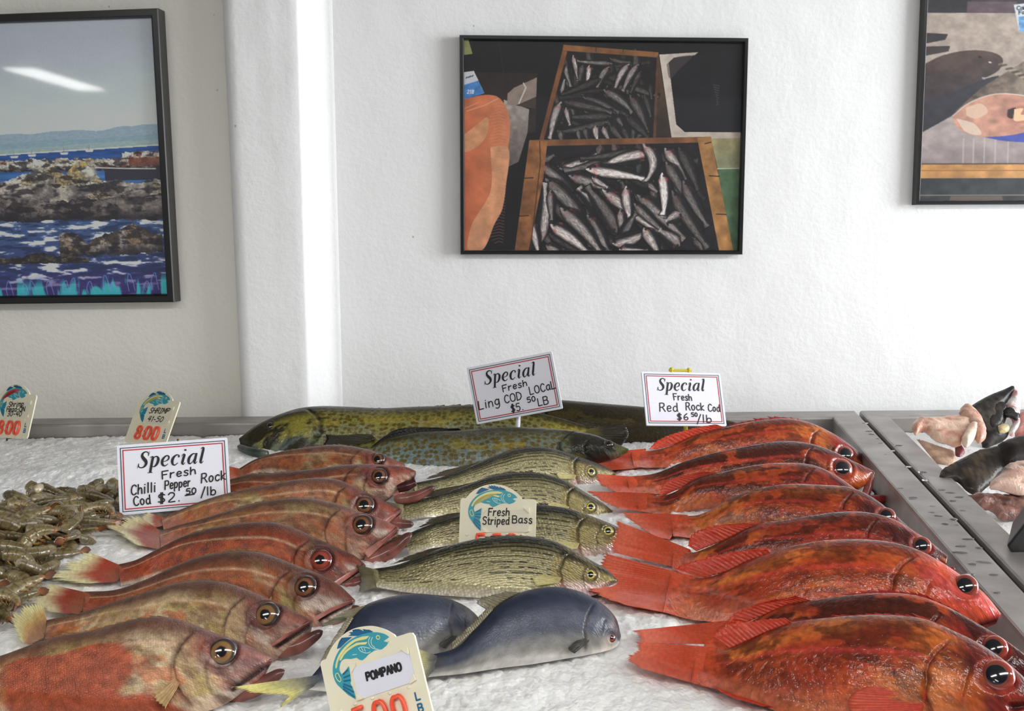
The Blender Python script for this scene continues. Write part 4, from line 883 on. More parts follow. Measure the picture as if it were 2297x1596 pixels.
B4 = bass('large striped bass at the front, its snout under a red tail', [(838, 1277), (890, 1268), (943, 1249), (990, 1231), (1052, 1214), (1115, 1205), (1178, 1204), (1240, 1215), (1287, 1236), (1325, 1258), (1359, 1278), (1386, 1302)], 6, (1325, 1290, 13), 14,
          ventral=[(845, 1318), (900, 1328), (960, 1334), (1050, 1340), (1150, 1346), (1240, 1348), (1300, 1342), (1350, 1330), (1384, 1312)], tail=([(840, 1278), (846, 1318)], [(800, 1268), (808, 1294), (802, 1330)]), mouth=((1384, 1304), (1352, 1318)), Hs=.060)

GR = 'red rockfish in the right row'
def redf(label, dorsal, sh, eye, dark, seed, depth=.098, ventral=None, tail=None, dfin=None, mouth=None, Hs=.076, Ht=.022, bright=0.0, thick=.029, lower=None, lrad=(9, 9, 7), upper=None, spiny=(.42, .74, 7), pect=False, alpha=58):
    f = RedFish('red_rockfish', label, 'fish', GR, dorsal, sh, Ht, Hs, alpha, depth, PROF_ROCK, thick, M_REDF, col_red(dark, bright, seed), nst=270, nring=116, seed=seed, eyes=[eye] if eye else [], mouth=mouth, ventral=ventral, gill=.74)
    if tail: f.fan('tail_fin', tail[0], tail[1], (200, 78, 44), (214, 80, 52), nray=26, ragged=.05, c2=(232, 112, 84), wt=.004)
    if dfin: f.fan('soft_dorsal_fin', dfin[0], dfin[1], (186, 62, 40), (208, 70, 46), nray=16, ragged=.08, wb=.002, wt=.007)
    dorsal_fin(f, spiny[0], spiny[1], spiny[2], (150, 40, 36), (176, 48, 42), name='spiny_dorsal_fin', back=.03, ragged=.55, nray=12)
    if lower: f.rod('lower_jaw', lower, lrad, lrad, [(120, 36, 34), (150, 44, 40), (96, 24, 26)])
    if upper:
        w = f.off(f.srf(*upper[1])); f.rod('upper_jaw', upper, (5, 9, 9), (4, 5, 4), [(110, 40, 38), (132, 58, 54), (150, 84, 78)], wlist=[.003, w*.8, w*.9])
    if pect: side_fin(f, 'pectoral_fin', *pect, (196, 66, 48), (206, 84, 62), nray=16)
    return f
R1 = redf('red rockfish rearmost of the right row, closest to the white wall', [(1415, 1011), (1456, 1012), (1499, 1003), (1562, 977), (1625, 960), (1703, 945), (1766, 941), (1813, 950), (1860, 971), (1907, 1001), (1938, 1028), (1965, 1052)], 6, (1896, 1019, 20), .35, 21,
    tail=([(1416, 1011), (1418, 1052)], [(1312, 1021), (1322, 1036), (1350, 1060)]), dfin=([(1470, 1010), (1510, 999), (1562, 977), (1625, 960)], [(1454, 1011), (1476, 990), (1520, 973), (1600, 955)]), lower=[(1944, 1076), (1965, 1076), (1984, 1072)])
R2 = redf('red rockfish with dark mottled back and wide open mouth, second from the wall', [(1405, 1070), (1468, 1063), (1531, 1038), (1594, 1019), (1672, 1003), (1750, 992), (1813, 997), (1860, 1012), (1907, 1034), (1938, 1048), (1960, 1058)], 5, (1889, 1051, 24), .95, 22,
    tail=([(1407, 1070), (1432, 1108)], [(1338, 1066), (1342, 1084), (1378, 1106)]), lower=[(1930, 1124), (1960, 1122), (1989, 1119)], lrad=(12, 11, 8), upper=[(1956, 1060), (1950, 1085), (1941, 1114)], mouth=((1958, 1066), (1940, 1108)), spiny=(.45, .74, 4))
R3 = redf('dark mottled red rockfish third from the wall, its head hidden by the next fish', [(1430, 1107), (1481, 1113), (1515, 1104), (1562, 1075), (1625, 1060), (1688, 1047), (1750, 1041), (1813, 1044), (1860, 1060), (1907, 1090), (1954, 1128)], 6, None, .7, 23, depth=.088,
    tail=([(1430, 1107), (1445, 1150)], [(1318, 1104), (1342, 1122), (1388, 1143)]), dfin=([(1492, 1112), (1531, 1094), (1562, 1074), (1610, 1062)], [(1478, 1117), (1488, 1092), (1516, 1074), (1575, 1062)]), spiny=(.45, .74, 5))
R4 = redf('red rockfish fourth from the wall, glistening flank with two long fin spines', [(1506, 1155), (1562, 1157), (1600, 1142), (1640, 1119), (1688, 1101), (1766, 1088), (1844, 1090), (1907, 1096), (1954, 1116), (2000, 1150), (2046, 1190)], 6, (1988, 1158, 20), .4, 24,
    tail=([(1506, 1155), (1494, 1210)], [(1393, 1151), (1420, 1174), (1470, 1206)]), spiny=(.4, .72, 9))
R5 = redf('red rockfish fifth from the wall with a dark head and a fanned out tail', [(1510, 1222), (1550, 1240), (1590, 1228), (1630, 1210), (1688, 1182), (1782, 1165), (1876, 1151), (1938, 1151), (2000, 1165), (2055, 1196), (2090, 1220), (2126, 1248)], 6, (2067, 1224, 21), .55, 25,
    tail=([(1508, 1218), (1518, 1274)], [(1386, 1171), (1377, 1205), (1370, 1240)]), dfin=([(1562, 1238), (1625, 1213), (1680, 1186), (1720, 1176)], [(1545, 1228), (1552, 1205), (1590, 1186), (1665, 1178)]), lower=[(2105, 1282), (2125, 1282), (2143, 1276)], lrad=(6, 6, 6), spiny=(.45, .75, 6))
R6 = redf('large bright orange red rockfish with a pink snout at the steel rim', [(1506, 1282), (1560, 1299), (1610, 1290), (1660, 1268), (1723, 1243), (1811, 1220), (1900, 1212), (1988, 1217), (2055, 1234), (2112, 1263), (2165, 1299), (2210, 1334), (2246, 1378)], 6, (2165, 1315, 26), .12, 26, bright=1.0,
    ventral=[(1488, 1374), (1546, 1390), (1600, 1396), (1700, 1406), (1850, 1420), (2000, 1432), (2100, 1430), (2180, 1420), (2234, 1400)],
    tail=([(1508, 1282), (1484, 1374)], [(1361, 1245), (1346, 1275), (1316, 1312), (1345, 1338), (1405, 1360)]), dfin=([(1580, 1298), (1634, 1282), (1678, 1260), (1730, 1242)], [(1518, 1281), (1560, 1264), (1630, 1245), (1720, 1232)]), mouth=((2240, 1390), (2200, 1402)), Hs=.08, thick=.033)
R7 = redf('dark mottled red rockfish tucked behind the frontmost red one', [(1580, 1400), (1634, 1410), (1678, 1398), (1720, 1379), (1767, 1358), (1855, 1344), (1966, 1332), (2055, 1337), (2121, 1360), (2187, 1396), (2254, 1436), (2320, 1485)], 6, (2229, 1454, 27), .9, 27,
    tail=([(1580, 1400), (1575, 1446)], [(1426, 1418), (1436, 1430), (1446, 1446)]), dfin=([(1660, 1404), (1710, 1384), (1767, 1359), (1820, 1349)], [(1628, 1405), (1660, 1378), (1723, 1354), (1790, 1342)]), Hs=.082, spiny=(.48, .8, 7), thick=.021)
R8 = redf('big orange red rockfish with golden scales, frontmost of the right row', [(1562, 1450), (1612, 1462), (1650, 1454), (1690, 1434), (1767, 1401), (1855, 1388), (1988, 1381), (2077, 1391), (2143, 1418), (2210, 1452), (2254, 1483), (2297, 1520), (2345, 1572)], 6, (2236, 1516, 34), .35, 28,
    ventral=[(1550, 1532), (1612, 1550), (1723, 1590), (1850, 1628), (2000, 1655), (2150, 1660), (2250, 1645), (2335, 1600)],
    tail=([(1564, 1451), (1551, 1533)], [(1430, 1443), (1437, 1458), (1424, 1468), (1407, 1477), (1436, 1500)]), dfin=([(1640, 1456), (1685, 1436), (1730, 1416), (1780, 1400)], [(1602, 1430), (1634, 1407), (1700, 1397), (1765, 1390)]), mouth=((2338, 1578), (2270, 1585)),
    pect=((.70, .62), (.69, .82), [(.56, .62), (.50, .78), (.53, .95)]), thick=.030, Hs=.08)
R8.fan('anal_fin', [(1620, 1548), (1680, 1570), (1740, 1590)], [(1612, 1546), (1640, 1566), (1720, 1592)], (196, 52, 36), (214, 64, 44), nray=10, wb=.006, wt=.016)

GP = 'pompano beside the price tag'
def pomp(label, dorsal, sh, eye, seed, ventral, d, tail, Hs=.062, fin=None, strip=None):
    f = PompFish('pompano', label, 'fish', GP, dorsal, sh, .02, Hs, 58, .08, PROF_ROCK, .024, M_POMP, col_pomp(seed, d), nst=220, nring=110, seed=seed, eyes=[eye] if eye else [], ventral=ventral, gill=.80, gillk=.3)
    f.fan('tail_fin', tail[0], tail[1], (132, 128, 122), (176, 170, 104), nray=18, ragged=.05, c2=(206, 196, 120), wt=.004)
    if fin: f.fan('dorsal_fin', fin[0], fin[1], (112, 104, 78), (104, 100, 84), nray=10, ragged=.1, wb=.003, wt=.004)
    if strip: f.fan('fin_strip', strip[0], strip[1], (132, 122, 98), (92, 86, 66), nray=22, ragged=.1, wb=.006, wt=.009)
    side_fin(f, 'pectoral_fin', (.80, .72), (.79, .82), [(.72, .80), (.69, .90), (.72, .98)], (84, 84, 78), (60, 60, 58), nray=8)
    return f
P1 = pomp('pompano lying behind the tall price tag, cracked skin lines on its back', [(700, 1517), (725, 1486), (754, 1442), (789, 1384), (824, 1356), (876, 1340), (928, 1334), (981, 1341), (1033, 1360), (1076, 1390)], 6, None, 31,
    [(690, 1548), (745, 1552), (830, 1535), (900, 1505), (960, 1476), (1030, 1452), (1072, 1420)], .5, ([(702, 1518), (692, 1548)], [(515, 1545), (590, 1560), (640, 1564), (618, 1596)]),
    fin=([(782, 1392), (800, 1378), (818, 1360)], [(712, 1412), (716, 1406), (768, 1374)]), strip=([(720, 1490), (752, 1444), (786, 1392)], [(708, 1494), (738, 1440), (772, 1388)]))
P2 = pomp('plump slate blue pompano with red eye lying whole on the front ice', [(968, 1470), (1026, 1452), (1068, 1408), (1102, 1370), (1137, 1343), (1189, 1324), (1242, 1318), (1294, 1328), (1346, 1356), (1377, 1387), (1391, 1424)], 6, (1371, 1431, 12), 32,
    [(960, 1520), (1040, 1512), (1120, 1500), (1200, 1490), (1260, 1480), (1320, 1470), (1365, 1460), (1383, 1452)], 1.0, ([(970, 1470), (962, 1520)], [(905, 1448), (925, 1500), (900, 1560)]),
    fin=([(1098, 1375), (1125, 1352), (1165, 1332)], [(1062, 1356), (1064, 1350), (1130, 1330)]), strip=([(1012, 1460), (1060, 1416), (1100, 1374)], [(1004, 1450), (1052, 1404), (1094, 1362)]))

GLG = 'lingcod along the back of the tray'
def ling(label, dorsal, sh, eye, seed, ventral, colf, Hs, Ht, alpha=55, thick=.034, tail=None, mouth=None):
    return LingFish('lingcod', label, 'fish', GLG, dorsal, sh, Ht, Hs, alpha, .1, PROF_LING, thick, M_LING, colf, nst=420, nring=150, seed=seed, eyes=[eye] if eye else [], ventral=ventral, gill=.79, mouth=mouth, groove=.005, rest=False)
L1 = ling('large spotted olive lingcod facing left along the back of the tray', [(1330, 962), (1260, 940), (1180, 922), (1060, 911), (993, 913), (920, 916), (858, 919), (790, 916), (723, 914), (669, 920), (615, 938), (574, 958), (538, 984)], 8, (606, 955, 9), 41,
    [(1330, 990), (1230, 1008), (1080, 1018), (950, 1022), (850, 1024), (750, 1026), (660, 1026), (605, 1028), (560, 1022), (540, 1000)], col_ling(41, (132, 128, 66), (88, 72, 18), headc=(46, 42, 26), blue=.45), .075, .05, mouth=((536, 994), (582, 1016)))
L1.rod('lower_jaw', [(600, 1020), (565, 1014), (534, 1002)], (9, 9, 7), (12, 11, 6), [(70, 78, 66), (52, 60, 54), (36, 44, 42)], ice=True)
L1.fan('pectoral_fin', [(738, 985), (742, 1000), (735, 1012)], [(842, 990), (850, 1000), (800, 1012)], (40, 36, 24), (60, 54, 34), nray=14, wb=.03, wt=.03)
dorsal_fin(L1, .2, .78, 4, (36, 34, 20), (46, 42, 26), back=.01, ragged=.4, nray=26)
L1.fan('tail_fin', [(1330, 962), (1330, 990)], [(1400, 950), (1410, 975), (1395, 1000)], (48, 42, 24), (40, 36, 22), nray=14)
L2 = ling('spotted grey green lingcod facing right, in front of the larger one', [(828, 1006), (858, 988), (900, 977), (939, 970), (1020, 968), (1068, 965), (1146, 961), (1209, 964), (1287, 970), (1334, 979), (1375, 995), (1410, 1009)], 6, (1366, 996, 9), 42,
    [(826, 1024), (885, 1050), (980, 1072), (1100, 1076), (1220, 1068), (1320, 1046), (1385, 1026), (1408, 1014)], col_ling(42, (112, 120, 104), (100, 84, 32), headc=(40, 38, 30), blue=.8, hy=.2), .062, .02)
L2.fan('dorsal_fin', [(850, 992), (900, 977), (960, 969), (1040, 968)], [(834, 1003), (890, 966), (930, 961), (1030, 964)], (34, 34, 28), (22, 22, 22), nray=22, wb=.0, wt=.004)
L2.fan('tail_fin', [(828, 1006), (826, 1024)], [(790, 1000), (785, 1018), (795, 1036)], (48, 46, 34), (36, 34, 28), nray=12)
L3 = ling('dark brown lingcod at the back between the two handwritten signs', [(1655, 950), (1600, 936), (1520, 924), (1441, 915), (1360, 909), (1300, 904), (1240, 900), (1180, 902), (1120, 912), (1080, 930)], 6, None, 43,
    [(1650, 962), (1580, 985), (1500, 1002), (1400, 1008), (1300, 1010), (1200, 1008), (1120, 1000), (1084, 960)], col_ling(43, (58, 48, 26), (44, 36, 18), dark=.8, headc=(40, 34, 20), blue=0), .075, .026)
L3.fan('tail_fin', [(1655, 950), (1650, 963)], [(1700, 942), (1708, 956), (1695, 974)], (34, 30, 22), (30, 28, 22), nray=10)

# ------------------------------------------------------------------ framed photographs: printed pigment on a fine grid
class Canvas:
    """a print painted in the coordinates of a study of the photograph (x0..x1, y0..y1)"""
    def __init__(s, w, h, box_, bg):
        s.w, s.h = w, h; s.x0, s.y0, s.x1, s.y1 = box_
        s.X, s.Y = np.meshgrid(np.linspace(s.x0, s.x1, w), np.linspace(s.y0, s.y1, h)); s.a = np.empty((h, w, 3)); s.a[:] = bg
        s.px = (s.x1-s.x0)/w
    def win(s, xa, ya, xb, yb):
        i0 = int(np.clip((xa-s.x0)/(s.x1-s.x0)*s.w-2, 0, s.w)); i1 = int(np.clip((xb-s.x0)/(s.x1-s.x0)*s.w+3, 0, s.w))
        j0 = int(np.clip((ya-s.y0)/(s.y1-s.y0)*s.h-2, 0, s.h)); j1 = int(np.clip((yb-s.y0)/(s.y1-s.y0)*s.h+3, 0, s.h))
        return (slice(j0, j1), slice(i0, i1))
    def blend(s, w, col, m):
        m = np.clip(m, 0, 1)[..., None]; s.a[w] = s.a[w]*(1-m)+np.asarray(col, float)*m
    def inside(s, pts, w):
        return sum(s.inside1(pts, w, ox*s.px, oy*s.px) for ox, oy in ((-.3, -.15), (.15, -.3), (.3, .15), (-.15, .3)))/4.0
    def inside1(s, pts, w, ox, oy):
        X, Y = s.X[w]+ox, s.Y[w]+oy; r = np.zeros(X.shape, bool); n = len(pts)
        for i in range(n):
            (xa, ya), (xb, yb) = pts[i], pts[(i+1) % n]
            if ya == yb: continue
            c = ((ya > Y) != (yb > Y)) & (X < (xb-xa)*(Y-ya)/(yb-ya)+xa); r ^= c
        return r.astype(float)
    def poly(s, pts, col, smooth=0, noise=0.0, ns=.02, seed=1, grad=None, alpha=1.0):
        if smooth: pts = [tuple(p) for p in catmull(list(pts)+[pts[0]], smooth)[:-1]]
        P = np.array(pts); w = s.win(P[:, 0].min(), P[:, 1].min(), P[:, 0].max(), P[:, 1].max())
        if s.X[w].size == 0: return
        m = s.inside(pts, w).astype(float)*alpha
        c = np.broadcast_to(np.asarray(col, float), s.X[w].shape+(3,)).copy()
        if grad is not None:
            ax, c2 = grad; f = (s.X[w]-P[:, 0].min())/(np.ptp(P[:, 0])+1e-9) if ax == 'x' else (s.Y[w]-P[:, 1].min())/(np.ptp(P[:, 1])+1e-9)
            c = mixc(c, np.asarray(c2, float), np.clip(f, 0, 1))
        if noise: c = c*(1+noise*2*(fbm(s.X[w]*ns, s.Y[w]*ns, seed)-.5)[..., None])
        s.blend(w, c, m)
    def line(s, pts, wd, col, alpha=1.0, soft=None):
        P = np.asarray(pts, float); soft = soft or s.px*.7
        w = s.win(P[:, 0].min()-wd, P[:, 1].min()-wd, P[:, 0].max()+wd, P[:, 1].max()+wd)
        if s.X[w].size == 0: return
        d = np.full(s.X[w].shape, 1e9)
        for (xa, ya), (xb, yb) in zip(P[:-1], P[1:]):
            L = (xb-xa)**2+(yb-ya)**2+1e-9; t = np.clip(((s.X[w]-xa)*(xb-xa)+(s.Y[w]-ya)*(yb-ya))/L, 0, 1)
            d = np.minimum(d, np.hypot(s.X[w]-xa-t*(xb-xa), s.Y[w]-ya-t*(yb-ya)))
        s.blend(w, col, alpha*sstep(wd/2+soft, wd/2-soft, d))
    def fish(s, x0, y0, x1, y1, wd, bend=0, b=.7, tint=(214, 200, 196), seed=1):
        """a small silver fish from head to tail"""
        L = math.hypot(x1-x0, y1-y0); ux, uy = (x1-x0)/L, (y1-y0)/L; r = wd+abs(bend)
        w = s.win(min(x0, x1)-r, min(y0, y1)-r, max(x0, x1)+r, max(y0, y1)+r)
        if s.X[w].size == 0: return
        dx, dy = s.X[w]-x0, s.Y[w]-y0; t = (dx*ux+dy*uy)/L; v = (-dx*uy+dy*ux)-bend*4*t*(1-t)
        tc = np.clip(t, 0, 1); hw = wd*.42*np.clip(np.minimum((tc/.22)**.6, 1)*np.clip(1-((tc-.35)/.75).clip(0)**1.7, .12, 1), .05, 1)
        tail = sstep(.88, 1.0, t)*wd*.2; hw = hw+tail
        m = sstep(1.06, .94, np.abs(v)/hw)*(t > 0)*(t < 1); q = v/hw
        dark = np.array((34, 30, 34)); sil = np.array(tint)*b*.9; bel = np.array((140, 118, 110))*b
        c = mixc(np.broadcast_to(dark, q.shape+(3,)).astype(float), sil, sstep(-.55, .05, q)); c = mixc(c, bel*.55, sstep(.45, 1.0, q)); c = mixc(c, dark*.6, sstep(.8, 1.0, np.abs(q))*.8)
        nz = fbm(t*L*.05, v*.16, seed); c = c*(.55+.8*nz[..., None]); c = c+60*b*(sstep(.62, .74, fbm(t*L*.09+7, v*.3, seed+2))*np.exp(-((q-.15)/.35)**2))[..., None]
        c = mixc(c, np.array((150, 74, 74))*b, .6*np.exp(-((t-.16)/.05)**2)*sstep(.5, .62, nz+.05)); c = mixc(c, np.array((16, 14, 16)), np.exp(-(((t-.08)*L)**2+(v+hw*.1)**2)/(wd*.07)**2))
        sh = s.win(min(x0, x1)-r, min(y0, y1)-r, max(x0, x1)+r, max(y0, y1)+r); s.blend(sh, (14, 10, 12), .75*sstep(1.35, 1.0, np.abs(v)/hw)*(t > -.02)*(t < 1.02)*(1-m))
        s.blend(w, c, m)
    def speckle(s, amt, seed=3):
        s.a *= (1+amt*(hsh((s.X*7).astype(int), (s.Y*7).astype(int), seed)-.5))[..., None]
def pic_frame(name, label, corners_bl_br, height_pt, width, fw, depth, wall_p, wall_n, canvas, left=False, gain=1.2):
    """corners: front-face pixels; the frame is built square on a plane parallel to its wall"""
    Pp = wall_p+wall_n*depth; bl, br = corners_bl_br
    if left:   # known right edge
        BR = at_plane(*br, Pp, wall_n); TR = at_plane(*height_pt, Pp, wall_n); v = TR-BR; h = np.linalg.norm(v); v /= h; u = np.cross(v, wall_n); u /= np.linalg.norm(u)
        O = BR-u*width
    else:
        BL = at_plane(*bl, Pp, wall_n); BR = at_plane(*br, Pp, wall_n); u = BR-BL; wd_ = np.linalg.norm(u); u /= wd_; v = np.cross(wall_n, u)
        TL = at_plane(*height_pt, Pp, wall_n); h = float((TL-BL)@v); O = BL; width = width or wd_
    n = wall_n; root = empty(name, O+u*width/2-n*depth); tag(root, label, 'picture', 'framed photographs on the white wall'); b = np.array(root.location); O = O-b
    bm = bmesh.new(); out = [(0, 0), (width, 0), (width, h), (0, h)]; ins = [(fw, fw), (width-fw, fw), (width-fw, h-fw), (fw, h-fw)]
    prof = [(0, -depth+.001), (0, -.002), (.12, 0), (.75, 0), (.9, -.0015), (1, -.006), (1, -depth+.001)]; rows = []
    for f, z in prof: rows.append([bm.verts.new(Vector(O+u*(o[0]+(i[0]-o[0])*f)+v*(o[1]+(i[1]-o[1])*f)+n*z)) for o, i in zip(out, ins)])
    for r in range(len(rows)):
        for k in range(4): bm.faces.new((rows[r][k], rows[r][(k+1) % 4], rows[(r+1) % len(rows)][(k+1) % 4], rows[(r+1) % len(rows)][k]))
    new_obj('frame', bm_mesh('frame', bm), M_FRAME, root)
    U, Vv = np.meshgrid(np.linspace(fw-.001, width-fw+.001, canvas.w), np.linspace(h-fw+.001, fw-.001, canvas.h))
    P = O+U[..., None]*u+Vv[..., None]*v-n*.011
    me = mesh_np('print', P.reshape(-1, 3), grid_quads(canvas.h, canvas.w), col=np.clip(lin(np.clip(canvas.a, 0, 255))*gain, 0, .9).reshape(-1, 3), suv=np.stack([U, Vv], -1).reshape(-1, 2)); new_obj('print', me, M_PRINT, root)
    me = bpy.data.meshes.new('glass'); me.from_pydata([tuple(O+u*a+v*c-n*.008) for a, c in ins], [], [(0, 1, 2, 3)]); me.update(); new_obj('glass', me, M_GLASS, root)
    return root

def paint_crates():
    c = Canvas(640, 484, (62, 85, 1945, 1510), (20, 16, 20)); N = fbm(c.X*.01, c.Y*.01, 3); c.a *= (.6+.8*N)[..., None]
    c.poly([(62, 300), (560, 300), (560, 700), (62, 700)], (44, 34, 32), noise=.3); c.line([(295, 85), (330, 300)], 9, (52, 42, 38), .6)
    c.poly([(62, 85), (95, 85), (122, 178), (62, 185)], (150, 152, 96), noise=.2)
    c.poly([(330, 480), (500, 545), (490, 700), (430, 900), (330, 950)], (176, 162, 154), noise=.22, ns=.03, grad=('y', (96, 84, 82)))
    c.poly([(355, 440), (400, 400), (552, 330), (548, 460), (420, 520), (352, 515)], (150, 132, 122), noise=.15); c.line([(462, 370), (478, 400), (432, 505)], 9, (214, 206, 200)); c.poly([(410, 520), (545, 460), (545, 540)], (66, 52, 50))
    c.poly([(580, 210), (632, 205), (640, 278), (583, 280)], (222, 104, 66), noise=.15); c.poly([(576, 280), (640, 280), (640, 430), (580, 430)], (26, 22, 28)); c.poly([(582, 340), (606, 340), (606, 420), (584, 420)], (70, 56, 54))
    # white tub on the right
    c.poly([(1375, 170), (1640, 152), (1590, 190), (1475, 190), (1440, 225), (1500, 640), (1560, 690), (1945, 690), (1945, 735), (1470, 735)], (206, 192, 182), noise=.12, ns=.02, grad=('x', (196, 180, 164)))
    c.poly([(1475, 190), (1945, 130), (1945, 690), (1560, 692), (1500, 640), (1440, 225)], (24, 22, 28), noise=.3); c.poly([(1425, 235), (1480, 190), (1600, 178), (1520, 260), (1450, 330)], (84, 72, 72), smooth=40, alpha=.6)
    for k in range(9): c.line([(1745+k*5, 370+k*16), (1790-k*2, 378+k*16)], 7, (96, 88, 96), .6)
    c.poly([(1740, 735), (1945, 730), (1945, 940), (1790, 940)], (166, 154, 112), noise=.2, grad=('y', (150, 150, 118))); c.poly([(1790, 940), (1945, 940), (1945, 1510), (1890, 1510)], (84, 112, 80), noise=.25); c.line([(1790, 942), (1945, 938)], 6, (206, 208, 190))
    c.poly([(1370, 175), (1470, 738), (1350, 745), (1360, 180)], (92, 66, 48), noise=.3, grad=('y', (48, 36, 30)))
    # upper crate
    c.poly([(735, 150), (1360, 180), (1350, 745), (590, 750)], (28, 22, 24), noise=.4)
    up = [(740, 200, 785, 390, 50, 8, .6), (795, 178, 830, 350, 50, -6, .8), (1060, 235, 820, 220, 44, -6, .55), (1040, 196, 1180, 222, 40, 6, .4), (865, 245, 840, 350, 60, 0, .4), (905, 245, 885, 365, 56, -10, .85), (1040, 255, 960, 400, 60, 8, .6), (1175, 235, 1080, 410, 64, 10, .75), (1240, 235, 1135, 420, 62, 8, .65), (1255, 280, 1185, 430, 44, 0, .35), (985, 335, 715, 445, 60, -10, .28), (1000, 410, 705, 470, 66, -8, .22), (850, 440, 1180, 590, 64, -14, .28), (1000, 405, 1200, 560, 76, -20, .5), (860, 455, 1110, 560, 66, -10, .4), (740, 490, 1060, 560, 66, -8, .36), (1060, 590, 740, 596, 62, -6, .32), (1040, 625, 690, 700, 66, -14, .36), (720, 490, 645, 745, 78, 8, .75), (1180, 440, 1300, 680, 80, -16, .4), (1160, 590, 1310, 730, 74, -8, .28), (750, 530, 780, 650, 50, 0, .75), (735, 215, 695, 340, 46, 4, .75), (712, 430, 735, 340, 40, 0, .7), (1280, 440, 1325, 590, 46, -6, .32), (955, 650, 965, 750, 66, 0, .85), (1005, 655, 1045, 750, 60, 0, .7), (880, 665, 900, 750, 54, 0, .4), (1050, 645, 1140, 750, 66, 0, .36), (1140, 660, 1180, 750, 60, 0, .3), (720, 690, 720, 760, 60, 0, .5), (835, 680, 845, 750, 46, 0, .5), (1320, 370, 1330, 470, 40, 0, .3), (1100, 590, 1135, 650, 50, 0, .45)]
    rnd = random.Random(3)
    for k in range(46):
        x = rnd.uniform(690, 1300); y = rnd.uniform(230, 720); a = rnd.choice((rnd.gauss(.3, .3), rnd.gauss(1.4, .25))); L = rnd.uniform(90, 130); c.fish(x-L*math.cos(a), y-L*math.sin(a), x+L*math.cos(a), y+L*math.sin(a), rnd.uniform(56, 74), rnd.uniform(-14, 14), rnd.uniform(.2, .5), seed=200+k)
    c.poly([(560, 100), (745, 150), (600, 750), (540, 750)], (22, 18, 22))
    for k, f in enumerate(up): c.fish(*f[:4], f[4]*1.18, f[5], f[6]*1.25, seed=40+k)
    wood = (140, 92, 56)
    c.poly([(728, 110), (1370, 155), (1366, 190), (722, 150)], wood, noise=.3, ns=.012); c.poly([(722, 150), (755, 155), (600, 750), (570, 750)], (132, 84, 54), noise=.35, ns=.012, grad=('y', (116, 72, 46))); c.poly([(1358, 180), (1372, 180), (1362, 742), (1342, 742)], (92, 60, 44), noise=.3)
    for x in (948, 1132): c.line([(x, 122), (x-2, 152)], 5, (40, 28, 22))
    # lower crate
    c.poly([(600, 760), (1680, 735), (1830, 1510), (500, 1510)], (30, 24, 28), noise=.4)
    lo = [(690, 930, 930, 850, 76, 10, .5), (700, 945, 960, 845, 84, 8, .85), (1230, 830, 740, 965, 90, -16, .5), (1250, 815, 850, 880, 60, -10, .35), (590, 890, 670, 850, 60, 0, .5), (1320, 850, 1000, 930, 96, 14, .95), (885, 945, 1290, 1010, 100, -10, 1.05), (1275, 768, 1300, 1030, 100, -70, .85), (575, 910, 835, 1140, 90, -14, .62), (770, 990, 1075, 1095, 96, -12, .65), (612, 1010, 905, 1330, 120, -20, .58), (560, 1480, 600, 1040, 92, 24, .85), (1040, 1310, 830, 1080, 120, 14, .74), (1105, 1390, 890, 1070, 108, 10, .5), (1000, 1085, 1395, 1390, 112, -16, .85), (1165, 1060, 1200, 1330, 90, 0, .9), (1130, 1220, 1150, 1420, 70, 0, .7), (1240, 1120, 1575, 1430, 108, -14, .62), (1410, 970, 1425, 1260, 96, -20, 1.1), (1425, 800, 1570, 1020, 96, -16, .8), (1435, 895, 1590, 1160, 94, -10, .5), (1520, 795, 1660, 1090, 84, -10, .34), (1555, 1020, 1735, 1340, 90, 8, .5), (1480, 1090, 1740, 1490, 96, 10, .45), (1220, 1180, 1420, 1370, 74, 0, .55), (1545, 1250, 1440, 1310, 84, 0, .75), (900, 1260, 1050, 1520, 96, -10, .6), (1120, 1430, 1230, 1250, 70, 0, .5), (640, 1390, 860, 1530, 90, -8, .3), (648, 1325, 915, 1530, 110, -18, .95), (715, 1210, 1000, 1530, 116, -24, .72), (1075, 1460, 1300, 1380, 112, 12, .82), (1290, 1350, 1400, 1530, 100, -8, .85), (1540, 1480, 1390, 1370, 100, 6, .7), (1120, 1500, 1320, 1510, 74, 0, 1.0), (515, 1300, 570, 1530, 80, -6, .9), (620, 1470, 740, 1530, 80, 0, .7), (650, 1090, 660, 1300, 64, 0, .6), (930, 1000, 1040, 1070, 60, 0, .8), (1320, 1040, 1380, 1100, 60, 0, .6)]
    for k in range(64):
        y = rnd.uniform(860, 1500); x = rnd.uniform(660-.12*(y-800), 1590+.16*(y-800)); a = rnd.gauss(1.0, .4); L = rnd.uniform(100, 140); c.fish(x-L*math.cos(a), y-L*math.sin(a), x+L*math.cos(a), y+L*math.sin(a), rnd.uniform(84, 112), rnd.uniform(-20, 20), rnd.uniform(.25, .7), seed=300+k)
    for k, f in enumerate(lo): c.fish(*f[:4], f[4]*1.18, f[5], f[6]*1.25, seed=90+k)
    c.poly([(505, 752), (1740, 722), (1745, 760), (505, 795)], (128, 84, 54), noise=.3, ns=.012); c.poly([(502, 755), (625, 760), (600, 1000), (500, 1510), (405, 1510)], (150, 98, 58), noise=.4, ns=.014, grad=('y', (136, 88, 56)))
    c.poly([(1645, 730), (1738, 722), (1915, 1510), (1815, 1510)], (176, 126, 76), noise=.35, ns=.014); c.line([(572, 760), (578, 900), (512, 1510)], 6, (70, 44, 30))
    for p in ([(470, 1012), (530, 1008)], [(432, 1272), (498, 1268)], [(1735, 990), (1802, 994)], [(1790, 1255), (1858, 1258)], [(1700, 770), (1740, 760)]): c.line(p, 7, (44, 30, 26))
